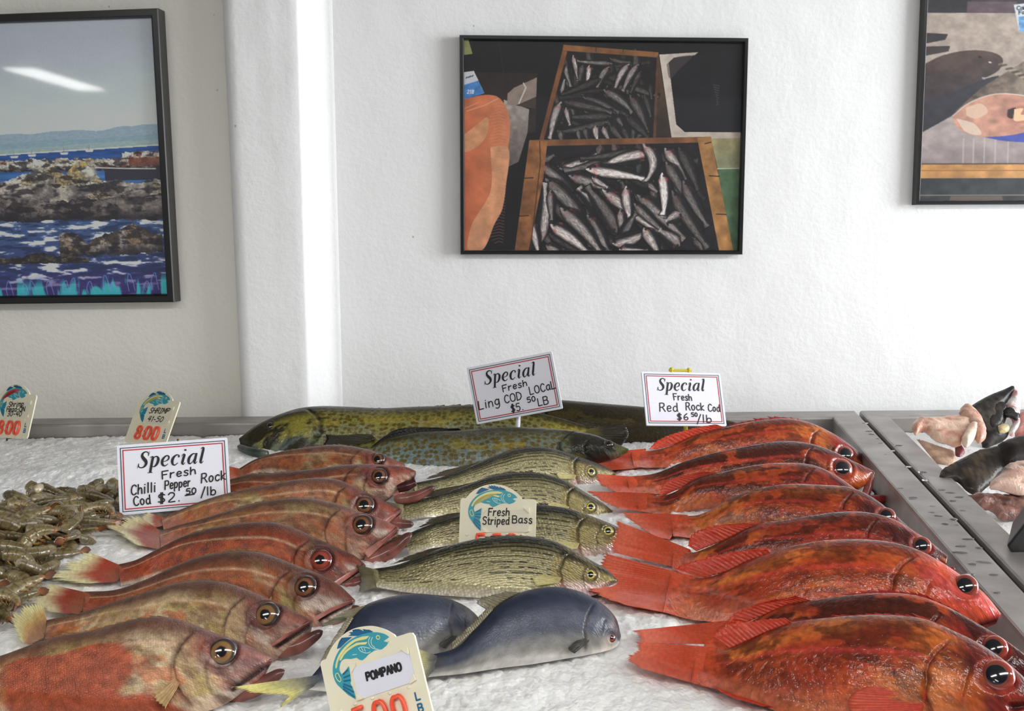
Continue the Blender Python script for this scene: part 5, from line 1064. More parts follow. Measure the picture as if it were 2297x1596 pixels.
    # salmon side and the blue price card
    salm = [(62, 480), (200, 450), (290, 462), (350, 540), (372, 640), (350, 900), (340, 1080), (318, 1230), (270, 1320), (180, 1510), (62, 1510)]
    c.poly(salm, (200, 106, 68), smooth=90, noise=.18, ns=.012, grad=('x', (214, 130, 92)))
    c.poly([(240, 800), (355, 800), (345, 1060), (318, 1230), (270, 1320), (180, 1510), (90, 1510), (110, 1340), (240, 1100)], (222, 156, 116), smooth=60, noise=.15); c.poly([(62, 720), (150, 650), (222, 600), (215, 720), (150, 800), (62, 835)], (214, 150, 108), smooth=40, noise=.15)
    for k in range(46): y = 500+k*21; c.line([(250+20*math.sin(k), y+14), (300, y), (355-abs(k-20)*1.2, y+10)], 3.5, (228, 164, 124), .5)
    c.line([(80, 560), (200, 520), (290, 475)], 8, (232, 170, 128), .8); c.line([(62, 545), (160, 500)], 6, (236, 176, 136), .6)
    c.poly([(62, 300), (130, 290), (200, 438), (62, 482)], (214, 214, 222)); c.poly([(62, 385), (160, 355), (200, 438), (62, 482)], (76, 134, 200), noise=.2, ns=.04); 
    for k, (x, y) in enumerate([(78, 340), (92, 336), (104, 332), (118, 328)]): c.line([(x, y), (x+7, y-8)], 6, (24, 24, 30))
    for p in text_lines('218', 84, -442, 24, slant=.2): c.line(p*np.array([1, -1]), 5, (236, 240, 246))
    c.a = c.a*.98; c.speckle(.05); return c

def paint_shore():
    c = Canvas(400, 500, (-330, 130, 832, 1490), (160, 165, 170)); X, Y = c.X, c.Y; Ys = Y+.035*(X-400)   # the horizon of the print rises slightly
    c.a = mixc(np.broadcast_to(np.array((160, 165, 174.)), X.shape+(3,)), np.array((178, 188, 196.)), sstep(200, 620, Ys))
    c.a *= (1+.05*(fbm(X*.006, Y*.01, 2)-.5))[..., None]
    for (y0, amp, col, sd) in [(672, 46, (134, 152, 166), 5), (712, 26, (124, 148, 160), 8), (735, 12, (138, 156, 158), 9)]:
        top = y0-amp*(fbm(X*.004, X*0, sd)-.35)-.00*X; c.blend(slice(None), np.broadcast_to(np.array(col, float), X.shape+(3,))*(1+.14*(fbm(X*.06, Y*.16, sd)-.5))[..., None], (Ys > top)*1.0)
    c.blend(slice(None), (196, 190, 178), ((Ys > 757)&(Ys < 764))*.7)
    sea = mixc(np.broadcast_to(np.array((36, 70, 128.)), X.shape+(3,)), np.array((54, 96, 150.)), sstep(770, 900, Ys)); sea = sea*(1+.5*(fbm(X*.012, Y*.12, 12)-.5))[..., None]
    low = mixc(np.broadcast_to(np.array((58, 78, 118.)), X.shape+(3,)), np.array((44, 54, 98.)), sstep(1100, 1380, Ys)); foam = fbm(X*.011, Y*.055, 15, 5); low = mixc(low, np.array((206, 208, 216.)), .95*sstep(.54, .66, foam)); low = mixc(low, np.array((30, 40, 66.)), .7*sstep(.46, .36, foam))
    c.blend(slice(None), mixc(sea, low, 0), (Ys > 764)*1.0); c.a = np.where(((Ys > 1085))[..., None], low, c.a)
    def rock(top, bot, cols, seed, sc=.013, thr=0):
        n = fbm(X*sc, Y*sc*1.35, seed, 5); rg = np.abs(fbm(X*sc*1.7+3, Y*sc*2.2, seed+5, 5)-.5)*2; cl = fbm(X*sc*.7, Y*sc*.9, seed+9, 4)
        col = mixc(np.broadcast_to(np.array(cols[0], float), X.shape+(3,)), np.array(cols[1], float), sstep(.36, .62, n)); col = mixc(col, np.array(cols[2], float), sstep(.55, .68, cl)*.8); col = col*(.62+.76*fbm(X*sc*4, Y*sc*5, seed+12, 4))[..., None]; col = mixc(col, np.array((26, 22, 28.)), sstep(.10, .02, rg)*.6*sstep(.4, .6, cl)); col = mixc(col, np.array((30, 26, 32.)), .7*sstep(.50, .40, fbm(X*sc*.9+9, Y*sc*2.6, seed+14, 5)))
        col = mixc(col, np.array((28, 25, 33.)), sstep(.55, 1.0, (Y-top)/(bot-top+1e-6)+.5*(n-.5))*.75)
        c.blend(slice(None), col, ((Y > top) & (Y < bot))*1.0)
    jag = lambda a, sc, sd: a*(fbm(X*sc, X*0+1, sd, 5)-.5)
    # far jetty and pale rocks
    rock(np.where(X > 620, 776+jag(20, .05, 1), 805+jag(34, .03, 2)), 865+jag(16, .02, 3), [(150, 140, 126), (196, 190, 180), (110, 60, 44)], 30, .03)
    c.blend(slice(None), (104, 56, 42), sstep(0, 12, Y-(798+jag(14, .05, 3)))*(X > 655)*(Y < 845)*.85); c.blend(slice(None), (44, 38, 46), ((X > 520) & (Y > 858) & (Y < 915))*.9); c.line([(470, 850), (640, 858), (800, 862)], 5, (206, 202, 196))
    hump = 100*np.exp(-((X-395)/75)**2)+78*np.exp(-((X-205)/90)**2)+30*np.exp(-((X-20)/120)**2)-40*np.exp(-((X+200)/150)**2)
    rock(912-hump+jag(46, .02, 4)+.02*X, 1010+jag(30, .02, 6), [(104, 96, 90), (190, 184, 172), (150, 132, 96)], 34, .018)
    c.blend(slice(None), (190, 158, 74), .75*np.exp(-((X-400)/58)**2-((Y-842)/34)**2)*sstep(.46, .58, fbm(X*.03, Y*.03, 3))); c.blend(slice(None), (222, 218, 206), .7*np.exp(-((X-445)/26)**2-((Y-870)/30)**2))
    rock(935+jag(70, .012, 7), 1108+jag(40, .011, 8)-.01*X, [(92, 84, 84), (166, 156, 146), (128, 116, 92)], 38, .014)
    rock(1000+jag(80, .010, 17), 1112+jag(50, .009, 18), [(54, 48, 52), (112, 102, 98), (84, 76, 74)], 48, .016)
    t2 = 1190-56*np.exp(-((X-650)/85)**2)-22*np.exp(-((X-300)/55)**2)+40*np.exp(-((X-400)/40)**2)+jag(30, .03, 9); rock(np.where((X > 240) & (X < 815), t2, 9999), 1296+jag(26, .03, 10)-.03*(X-300), [(62, 52, 50), (132, 122, 116), (126, 100, 78)], 42, .02)
    t3 = 1296-26*np.exp(-((X-120)/70)**2)+jag(20, .04, 11); rock(np.where(X < 400, t3, 9999), 1326+jag(10, .05, 13), [(40, 36, 36), (84, 78, 66), (60, 52, 44)], 46, .03)
    for (x, y) in ((440, 762), (120, 778), (20, 784), (300, 772), (-200, 792)): c.poly([(x-22, y), (x+26, y-2), (x+20, y+10), (x-16, y+10)], (206, 204, 200)); c.line([(x, y), (x+1, y-22)], 3, (120, 116, 116))
    # teal and violet stain along the bottom of the print
    s = sstep(1330, 1480, Ys+30*(fbm(X*.02, Y*.01, 60)-.5)); c.blend(slice(None), (48, 30, 92), .8*s); g = fbm(X*.018, Y*.006, 61, 4); c.blend(slice(None), (52, 168, 172), .9*sstep(.48, .62, g+.0016*(Ys-1430))*sstep(1375, 1450, Ys))
    for k in range(15):
        x = -300+k*76+20*math.sin(k*2.1); h = 40+50*abs(math.sin(k*1.7)); y = 1478-.035*(x-400)
        c.line(catmull([(x, y), (x-6, y-h*.5), (x+10+8*math.sin(k), y-h), (x+26, y-h*.45), (x+34, y)], 14), 4, (104, 140, 196), .75)
    c.a *= .95; c.speckle(.04); return c

def paint_stall():
    c = Canvas(300, 330, (150, -60, 1650, 1500), (120, 108, 106)); X, Y = c.X, c.Y
    c.poly([(150, -60), (1650, -60), (1650, 130), (150, 130)], (66, 54, 66), noise=.3); c.poly([(150, -60), (380, -60), (365, 100), (230, 105), (150, 90)], (44, 42, 50), smooth=40, noise=.3); c.poly([(370, 20), (640, 20), (640, 110), (370, 110)], (98, 80, 88), noise=.2)
    c.poly([(150, 105), (1650, 100), (1650, 900), (150, 1000)], (176, 160, 150), noise=.18, ns=.02); c.a *= (1+.10*(fbm(X*.05, Y*.05, 4)-.5))[..., None]
    c.poly([(150, 880), (1650, 880), (1650, 1225), (150, 1225)], (186, 172, 168), noise=.22, ns=.012, grad=('y', (142, 128, 128)))
    for x in (385, 440, 500, 560, 630, 800, 960, 1100): c.line([(x, 1030), (x+4, 1290)], 7, (206, 200, 204), .5)
    c.poly([(150, 250), (275, 258), (262, 300), (150, 330)], (52, 46, 50), noise=.2); c.poly([(150, 350), (290, 345), (282, 385), (150, 420)], (64, 54, 54), noise=.2)
    c.poly([(150, 990), (330, 850), (560, 700), (560, 560), (150, 700)], (46, 44, 54), noise=.25); c.poly([(150, 480), (260, 410), (420, 375), (540, 400), (578, 440), (560, 520), (470, 590), (300, 690), (150, 750)], (84, 66, 60), smooth=60, noise=.3, ns=.02, grad=('y', (54, 44, 50)))
    c.line([(450, 425), (456, 428)], 14, (24, 22, 24)); c.line([(506, 463), (512, 466)], 10, (220, 214, 206)); c.line([(476, 580), (484, 583)], 14, (176, 172, 176), .8)
    c.poly([(720, 360), (860, 365), (860, 560), (720, 440)], (52, 62, 130)); c.poly([(800, 360), (820, 270), (900, 250), (1000, 330), (1000, 420)], (58, 50, 50), smooth=40, noise=.2)
    c.poly([(330, 830), (470, 650), (700, 450), (890, 340), (1400, 300), (1500, 800), (900, 800), (740, 720), (600, 690)], (92, 78, 70), noise=.4, ns=.025, grad=('x', (206, 186, 166))); c.poly([(700, 560), (900, 360), (1300, 330), (1400, 760), (900, 780), (800, 740)], (196, 174, 154), smooth=50, noise=.2)
    for k in range(40): x = 560+(k*83 % 300); y = 480+(k*61 % 220); c.line([(x, y), (x+26, y-8)], 14, (66, 56, 50) if k % 2 else (176, 160, 140), .5)
    c.poly([(500, 1020), (800, 960), (1100, 900), (1300, 930), (1000, 1050), (620, 1050)], (70, 82, 170), smooth=40, noise=.15)
    st = [(320, 860), (400, 770), (540, 700), (700, 710), (860, 780), (1000, 860), (960, 930), (860, 960), (790, 950), (700, 990), (560, 1015), (430, 1005), (340, 940)]
    c.poly(st, (196, 146, 126), smooth=80, noise=.2, ns=.02, grad=('x', (186, 128, 112))); c.line(list(catmull(st[:7], 40)), 7, (226, 214, 200), .8)
    c.poly([(390, 800), (470, 770), (510, 830), (450, 880), (400, 860)], (222, 190, 168), smooth=40, alpha=.8); c.poly([(340, 880), (440, 920), (480, 1000), (400, 985)], (226, 210, 194), smooth=40, alpha=.7); c.poly([(620, 800), (700, 790), (800, 850), (740, 910), (640, 900)], (182, 112, 96), smooth=40, alpha=.7)
    c.poly([(618, 815), (660, 800), (650, 880), (620, 870)], (50, 26, 26), smooth=30); c.poly([(710, 800), (760, 790), (870, 850), (800, 850)], (64, 34, 34), smooth=30); c.poly([(655, 810), (705, 805), (690, 850), (820, 840), (660, 900)], (230, 192, 154), smooth=30)
    c.poly([(150, 1218), (1650, 1218), (1650, 1328), (150, 1328)], (190, 138, 82), noise=.25, ns=.014); c.line([(150, 1270), (1650, 1272)], 6, (150, 100, 56)); c.line([(150, 1220), (1650, 1220)], 8, (60, 48, 44))
    c.poly([(150, 1328), (1650, 1330), (1650, 1500), (150, 1500)], (52, 56, 60), noise=.3); c.line([(150, 1456), (1650, 1458)], 6, (150, 140, 124)); c.poly([(330, 1465), (610, 1465), (620, 1500), (320, 1500)], (104, 92, 84))
    c.poly([(622, 42), (900, -5), (900, 200), (660, 240)], (214, 218, 226)); c.poly([(650, 130), (900, 85), (900, 200), (660, 240)], (104, 158, 206), noise=.25, ns=.05)
    for txt, x, y, sz, col in (('Cabillau2 Tranch', 640, 80, 26, (30, 34, 50)), ('Fao 27', 652, 112, 24, (30, 34, 50)), ('1', 742, 176, 34, (40, 36, 44)), ('9', 782, 172, 34, (40, 36, 44)), ('8', 702, 186, 30, (220, 96, 84))):
        for p in text_lines(txt, 0, 0, sz, slant=.1, rot=.12): c.line(np.array([x, y])+p*np.array([1, -1]), 5.5, col)
    c.a *= 1.0; c.speckle(.03); return c

YN = np.array([0, -1.0, 0])
pic_frame('framed_photograph', 'framed photo of two wooden crates of silver fish, in the middle of the wall', ((1033, 571.5), (1666, 571.5)), (1030, 78), None, .0095, .024, np.array([0, 0, 0.0]), YN, paint_crates(), gain=1.0)
pic_frame('framed_photograph', 'large framed seascape of rocks and blue water on the left wall', (None, (391, 678)), (354, 18), .50, .0175, .036, LW_P, LW_N, paint_shore(), left=True, gain=2.15)
pic_frame('framed_photograph', 'framed photo of a cut fish steak on ice, cropped at the top right', ((2055, 460), (2297, 459)), (2069, -34), .64, .0095, .024, np.array([0, 0, 0.0]), YN, paint_stall(), gain=1.0)

# ------------------------------------------------------------------ signs and price tags
def pose(tl, u2, v2, aspect, depth, lean=-1):
    """true rectangle (width/height = aspect) whose picture has edges u2 and v2 (pixels); depth is measured along the view"""
    u2 = np.array(u2, float); v2 = np.array(v2, float); c = -float(u2@v2); r2 = aspect**2; d = u2@u2-r2*(v2@v2)
    A = (-d+math.sqrt(d*d+4*r2*c*c))/2; B = (u2@u2+A)/r2-v2@v2
    b = lean*math.sqrt(max(B, 1e-6)); a = c/b if B > 1e-3 else math.sqrt(max(A, 0))
    k = depth/FPX; o = CAM+ray(*tl)*depth
    u = (RGT*u2[0]-UPV*u2[1]+FWD*a)*k; v = (RGT*v2[0]-UPV*v2[1]+FWD*b)*k
    w, h = np.linalg.norm(u), np.linalg.norm(v); u /= w; v = -v/h; n = np.cross(u, v); n /= np.linalg.norm(n)
    return o, u, v, n, w, h
def depth_on_ice(px, py, z): return float((at_z(px, py, z)-CAM)@FWD)
def arcpts(cx, cy, r, a0, a1, n): return [(cx+r*math.cos(math.radians(a0+(a1-a0)*k/n)), cy+r*math.sin(math.radians(a0+(a1-a0)*k/n))) for k in range(n+1)]
def local(P, base): return np.asarray(P)-base
def stake(name, root, base, p, q, r0, r1, mat):
    P = np.linspace(0, 1, 8)[:, None]; path = np.asarray(p)*(1-P)+np.asarray(q)*P
    me = tube_mesh(name, path-base, np.linspace(r0, r1, 8), 10); return new_obj(name, me, mat, root)

def special_sign(label, tl, tr, br, bl, depth, words, stakes, clip=False):
    u2 = ((tr[0]-tl[0]+br[0]-bl[0])/2, (tr[1]-tl[1]+br[1]-bl[1])/2); v2 = ((bl[0]-tl[0]+br[0]-tr[0])/2, (bl[1]-tl[1]+br[1]-tr[1])/2)
    o, u, v, n, w, h = pose(tl, u2, v2, 1.54, depth)
    foot = o+u*w*.5-v*h; base = np.array([foot[0], foot[1], ICE]); root = empty('special_sign', base); tag(root, label, 'sign', 'handwritten special offer signs')
    fr = (o-base, u, v, n); r = .012*w
    rect = lambda i, rr=0: [(i*w, -i*w), (i*w, -h+i*w), (w-i*w, -h+i*w), (w-i*w, -i*w)]
    cor = arcpts(r, -r, r, 180, 90, 4)[::-1]+arcpts(w-r, -r, r, 90, 0, 4)[::-1][::-1]
    out = arcpts(r, -r, r, 90, 180, 4)+arcpts(r, -h+r, r, 180, 270, 4)+arcpts(w-r, -h+r, r, 270, 360, 4)+arcpts(w-r, -r, r, 0, 90, 4)
    flat_poly('board', [out], fr, -.004, M_BOARD, root, thick=.004)
    def frame_line(nm, i, wd, m):
        p = rect(i); q = rect(i+wd); O = fr[0]; V = [O+u*a+v*b+n*.0003 for a, b in p]+[O+u*a+v*b+n*.0003 for a, b in q]
        me = bpy.data.meshes.new(nm); me.from_pydata([tuple(x) for x in V], [], [(k, (k+1) % 4, 4+(k+1) % 4, 4+k) for k in range(4)]); me.update(); new_obj(nm, me, m, root)
    frame_line('green_line', .026, .008, M_GREEN); frame_line('red_line', .046, .011, M_RED)
    sp = serif_strokes('Special', .17*w, -.35*h, .155*h, .60*w, .22); ribbons('printed_heading', sp, 0, fr, .0005, M_SERIF, root)
    hand = []
    for k, (t, x0, x1, y, size, slant, rot) in enumerate(words): hand += text_lines(t, x0*w, -y*h, size*h, (x1-x0)*w, slant, rot, .12, k+3)
    ribbons('handwriting', hand, .0125*w, fr, .0006, M_INK, root)
    for (nm, a0, b0, px, py, z, r0, r1, m) in stakes:
        p = o+u*w*a0-v*h*b0-n*(.004+r0); q = at_plane(px, py, p, np.array([0, 1.0, 0])) if z is None else at_z(px, py, z)
        stake(nm, root, base, p, q, r0, r1, m)
    if clip:
        bm = bmesh.new(); c0 = o-base; 
        for a in (.40, .62):
            V, Q, cp = tube_np([c0+u*w*a-v*h*.12-n*.008, c0+u*w*a+v*h*.075-n*.008], [.0028, .0028], 8)
            vs_ = [bm.verts.new(Vector(x)) for x in V]; [bm.faces.new([vs_[i] for i in q]) for q in Q]
            bmesh.ops.create_icosphere(bm, subdivisions=2, radius=.0045, matrix=Matrix.Translation(Vector(c0+u*w*a+v*h*.075-n*.008)))
        V, Q, cp = tube_np([c0+u*w*.37+v*h*.06-n*.008, c0+u*w*.65+v*h*.062-n*.008], [.0026, .0026], 8)
        vs_ = [bm.verts.new(Vector(x)) for x in V]; [bm.faces.new([vs_[i] for i in q]) for q in Q]
        new_obj('clip', bm_mesh('clip', bm, True), M_YCLIP, root)
    return root
special_sign('special sign for chilli pepper rock cod, standing between shrimp pile and left row', (262, 1000), (494, 986), (509, 1140), (277, 1153), 1.56,
    [('Fresh', .39, .70, .535, .11, .1, .08), ('Chilli', .11, .33, .725, .14, .1, .05), ('Pepper', .41, .64, .69, .12, .1, .06), ('Rock', .74, .965, .64, .13, .15, .08), ('Cod', .13, .28, .88, .13, .0, .03), ('$2.', .34, .55, .875, .13, .05, .02), ('50', .60, .69, .785, .08, .1, .05), ('-', .58, .70, .84, .1, 0, .06), ('/lb', .73, .87, .825, .12, .05, .02)],
    [('spike', .50, .95, 383, 1193, None, .003, .0008, M_STEEL), ('wire', .545, -.035, 402, 1188, None, .0016, .0016, M_BRASS), ('wire', .565, .6, 405, 1188, None, .0014, .0014, M_BRASS)])
special_sign('tilted special sign for local ling cod on a white post', (1046, 826), (1236, 788), (1260, 915), (1070, 952), 2.02,
    [('Fresh', .37, .66, .53, .11, .1, .07), ('Ling', .06, .31, .755, .15, .1, .05), ('COD', .37, .57, .73, .13, .05, .05), ('LOCaL', .67, .97, .665, .13, .05, .07), ('$5.', .42, .57, .905, .13, .05, .04), ('50', .625, .72, .79, .085, .05, .05), ('LB', .74, .86, .88, .13, .05, .05)],
    [('post', .58, .35, 1160, 985, None, .0045, .0045, M_POST)])
special_sign('upright special sign for red rock cod with a yellow clip', (1439, 834), (1622, 838), (1632, 957), (1443, 952), 2.09,
    [('Fresh', .37, .60, .525, .12, -.05, -.02), ('Red', .18, .41, .74, .16, .05, .01), ('Rock', .51, .74, .715, .14, .05, .01), ('Cod', .79, .94, .73, .13, .05, .0), ('$6', .38, .53, .895, .12, .05, .0), ('50', .57, .645, .83, .07, .05, .02), ('/lb', .63, .82, .935, .14, .05, .0)],
    [('post', .5, .3, 1541, 985, None, .004, .004, M_YCLIP)], clip=True)

def Zl(x, y):
    """study coordinates of the price tag -> fractions of its width and height below the shoulders"""
    dx, dy = x-200.0, y-770.0; a = (dx-.278*dy/.96)/(.928+.278*.371/.96); return a/1721.0, (dy+.371*a)/.96/1353.0
def price_tag(label, tl, u2, v2, depth, digits, words, bold=None, stripe=None, card=None, digit_up=0.0):
    o, u, v, n, w, h = pose(tl, u2, v2, 1.27, depth)
    foot = o+u*w*.5-v*h; base = np.array([foot[0], foot[1], ICE]); root = empty('price_tag', base); tag(root, label, 'price tag', 'cream price tags with a teal fish')
    fr = (o-base, u, v, n); L = lambda pts: [(a*w, -b*h) for a, b in pts]; Z = lambda pts: L([Zl(*p) for p in pts])
    rr = .035; out = [(0, .05), (.008, .012), (.03, .0), (.07, .0), (.083, -.02)]+[tuple(p) for p in catmull([(.083, -.02), (.145, -.10), (.212, -.158), (.327, -.217), (.431, -.236), (.54, -.222), (.61, -.198), (.718, -.124), (.803, -.033)], 30)]+[(.815, .0), (.955, .0), (.985, .012), (1.0, .05), (1.0, .95), (.985, .988), (.955, 1.0), (.045, 1.0), (.015, .988), (0, .95)]
    flat_poly('board', [L(out)[::-1]], fr, -.0025, M_CREAM, root, thick=.0025)
    # fish emblem
    body = catmull([(1398, 262), (1330, 226), (1200, 210), (1080, 226), (950, 262), (800, 332), (650, 442), (540, 562), (472, 700), (440, 830), (450, 960), (510, 1080), (600, 1150)], 60).tolist()
    tail = [(720, 1232), (852, 1282), (835, 1200), (800, 1120), (755, 1050), (765, 1005), (742, 900), (716, 790), (662, 862), (600, 928)]
    under = catmull([(600, 928), (562, 885), (558, 805), (588, 722), (650, 682), (750, 670), (850, 640)], 30).tolist()
    belly = [(900, 668), (950, 670), (1000, 630), (1060, 560), (1160, 490), (1280, 462), (1352, 400), (1394, 325), (1340, 338), (1318, 318)]
    em = flat_poly('fish_emblem', [Z(body+tail+under[1:]+belly)[::-1]], fr, .0003, M_TEAL, root)
    flat_poly('emblem_fins', [Z([(500, 545), (520, 470), (548, 460), (538, 422), (592, 395), (580, 362), (642, 348), (762, 330), (650, 428), (560, 520)])[::-1], Z([(690, 318), (742, 284), (698, 264), (775, 246), (758, 225), (832, 228), (808, 203), (892, 216), (876, 193), (962, 215), (938, 184), (1022, 210), (1000, 188), (1074, 206), (1058, 184), (1126, 210), (1000, 245), (850, 302)])[::-1]], fr, .0003, M_NAVY, em)
    sm = stripe or M_YELL
    flat_poly('emblem_stripes', [Z(catmull([(1060, 278), (1012, 330), (830, 392), (690, 502), (590, 622), (530, 742), (508, 850), (488, 850), (498, 742), (548, 620), (648, 490), (788, 372), (940, 302)], 50))[::-1], Z(catmull([(1030, 375), (1008, 412), (870, 442), (742, 520), (642, 612), (572, 722), (554, 718), (608, 602), (708, 502), (840, 412)], 40))[::-1]], fr, .0005, sm, em)
    st = [catmull([(1072, 296), (1050, 350), (1062, 412), (1112, 458), (1230, 472)], 20), catmull([(1116, 296), (1094, 350), (1108, 412), (1165, 452)], 16), catmull([(880, 490), (930, 466), (1000, 462), (1075, 470)], 12), catmull([(880, 490), (920, 530), (1030, 548), (1088, 522)], 14), np.array([(930, 480), (960, 520)]), np.array([(980, 480), (1000, 525)]), np.array([(780, 605), (850, 590)]), np.array([(1318, 330), (1392, 340)])]
    ribbons('emblem_lines', [np.array(Z(s_)) for s_ in st], .0075*w, fr, .0006, M_PALE, em)
    ring = [(1212+29*math.cos(t), 286+29*math.sin(t)) for t in np.linspace(0, 2*math.pi, 20)]; oval = catmull([(510, 925), (495, 960), (530, 1020), (575, 1045), (595, 1010), (560, 950), (530, 915), (510, 925)], 26)
    ribbons('emblem_rings', [np.array(Z(ring)), np.array(Z(oval))], .008*w, fr, .0007, M_YELL, em)
    ribbons('emblem_tail_rays', [np.array(Z(s_)) for s_ in ([(625, 925), (700, 850)], [(640, 975), (742, 925)], [(645, 1025), (748, 1000)], [(640, 1075), (785, 1105)], [(635, 1110), (815, 1175)], [(640, 1150), (828, 1245)])], .014*w, fr, .0006, M_NAVY, em)
    # insert card held by four corner tabs
    cd = [(840, 780), (1640, 450), (1745, 490), (1832, 790), (1775, 915), (1005, 1245), (880, 1190), (785, 850)]
    c = flat_poly('card', [Z(cd)[::-1]], fr, .0002, card or M_CARD2, root, thick=.0005)
    for tri in ([(735, 760), (840, 720), (845, 770), (785, 880)], [(1605, 420), (1720, 370), (1745, 480), (1720, 480)], [(1835, 780), (1868, 860), (1780, 925), (1770, 915)], [(870, 1185), (1010, 1245), (900, 1290)]):
        flat_poly('card_tab', [Z(tri)[::-1]], fr, .0002, M_CREAM, root, thick=.0022)
    k0 = n*.0009
    fr2 = (fr[0]+k0, u, v, n); hand = []
    for k, (t, x0, x1, y, size, slant, rot) in enumerate(words): hand += text_lines(t, x0*w, -y*h, size*h, (x1-x0)*w, slant, rot, .12, k+5)
    if hand: ribbons('handwriting', hand, .0155*w, fr2, .0002, M_INK, c)
    if bold: ribbons('printed_name', text_lines(bold[0], bold[1]*w, -bold[3]*h, bold[4]*h, (bold[2]-bold[1])*w, smooth=True), .021*w, fr2, .0002, M_SERIF, c)
    # pegs, clip-on digits, unit letters
    peg = bmesh.new(); bmesh.ops.create_uvsphere(peg, u_segments=16, v_segments=8, radius=.020*w, matrix=Matrix.Identity(4)); pm = bm_mesh('peg', peg, True)
    R = Matrix((tuple(u), tuple(v), tuple(n))).transposed().to_4x4()
    for a, b in [(.105, .60), (.265, .58), (.45, .575), (.635, .575), (.83, .575), (.105, .96), (.33, .965), (.52, .965), (.71, .965), (.88, .965)]:
        po = new_obj('peg', pm, None if pm.materials else M_CREAM, root); po.matrix_local = Matrix.Translation(Vector(fr[0]+u*a*w-v*b*h)) @ R @ Matrix.Diagonal((1.05, .8, .5, 1))
    dg = {'0': [(0, .5), (.0, .75), (.22, 1), (.5, 1), (.78, 1), (1, .75), (1, .25), (.78, 0), (.5, 0), (.22, 0), (0, .25), (0, .5)], '5': None, '8': None}
    for ch, a in zip(digits, (.235, .45, .64)):
        ww, hh = .112*w, .27*h; P0 = np.array([a*w, (-.905+digit_up)*h])
        if ch == '0': paths = [catmull(dg['0'], 40)]
        elif ch == '8': paths = [catmull([(.5, .53), (.15, .64), (.08, .82), (.3, 1), (.5, 1), (.7, 1), (.92, .82), (.85, .64), (.5, .53), (.1, .40), (0, .2), (.25, 0), (.5, 0), (.75, 0), (1, .2), (.9, .40), (.5, .53)], 56)]
        else: paths = [np.array([(.95, 1), (.5, 1), (.1, 1), (.08, .8), (.05, .56)]), catmull([(.05, .56), (.45, .66), (.85, .55), (1, .3), (.8, .04), (.4, 0), (.03, .12)], 24)]
        V = []; F = []
        for p in paths:
            q = P0+np.asarray(p)*np.array([ww, hh]); path = np.array([fr[0]+u*x+v*y+n*.0022 for x, y in q])
            a_, b_, c_ = tube_np(path, [.021*w]*len(path), 10, [.0024]*len(path), n); k = len(V); V += [tuple(x) for x in a_]; F += [tuple(int(i)+k for i in f) for f in b_]+[tuple(int(i)+k for i in f[:3]) for f in c_]
        me = bpy.data.meshes.new('digit'); me.from_pydata(V, [], F); me.update(); fix_normals(me); me.polygons.foreach_set('use_smooth', np.ones(len(me.polygons), bool)); new_obj('digit', me, M_ORANGE, root)
    dots = [arcpts(.402*w, -.84*h, .012*w, 0, 340, 12), arcpts(.598*w, -.78*h, .012*w, 0, 340, 12)]+([arcpts(.402*w, -.72*h, .012*w, 0, 340, 12)] if digits[0] == '8' else [])
    flat_poly('price_dots', [d[::-1] for d in dots], fr, .0006, M_BLACK, root)
    ribbons('unit_letters', text_lines('L', .875*w, -.735*h, .085*h, .045*w)+text_lines('B', .875*w, -.865*h, .085*h, .048*w), .015*w, fr, .0005, M_NAVY, root)
    stake('stake', root, base, o+u*w*.45-v*h*.8-n*.0045, o+u*w*.45-v*h*1.06-n*.0045, .0022, .0016, M_BLACK)
    return root
price_tag('price tag for head-on shrimp 30-40 at the far left, red stripes on its fish', (-5, 884), (112, 0), (-11, 95), depth_on_ice(45, 984, ICE+.008), '800',
    [('Shrimp', .36, .74, .30, .11, .1, .06), ('Head-ON', .34, .80, .405, .11, .0, .03), ('30-40', .38, .74, .51, .11, .1, .02)], stripe=M_STRIPE)
price_tag('price tag for shrimp 41-50, leaning behind the chilli pepper sign', (312, 897), (112, 1), (-21, 92), depth_on_ice(346, 991, ICE+.008), '800',
    [('SHRIMP', .36, .82, .31, .12, .3, .02), ('41-50', .39, .75, .50, .12, .25, .0)])
price_tag('price tag for fresh striped bass, sunk between the bass', (1033, 1118), (169, -2), (-4, 133), 1.375, '550',
    [('Fresh', .38, .66, .285, .12, .1, .03), ('Striped', .31, .66, .425, .12, .05, .02), ('Bass', .70, .96, .39, .12, .0, .0)], digit_up=.05)
price_tag('tilted pompano price tag at the front edge of the ice', (717, 1484), (216.5, -85), (51, 176), .925, '500', [], bold=('POMPANO', .445, .81, .372, .085), card=M_CARD)

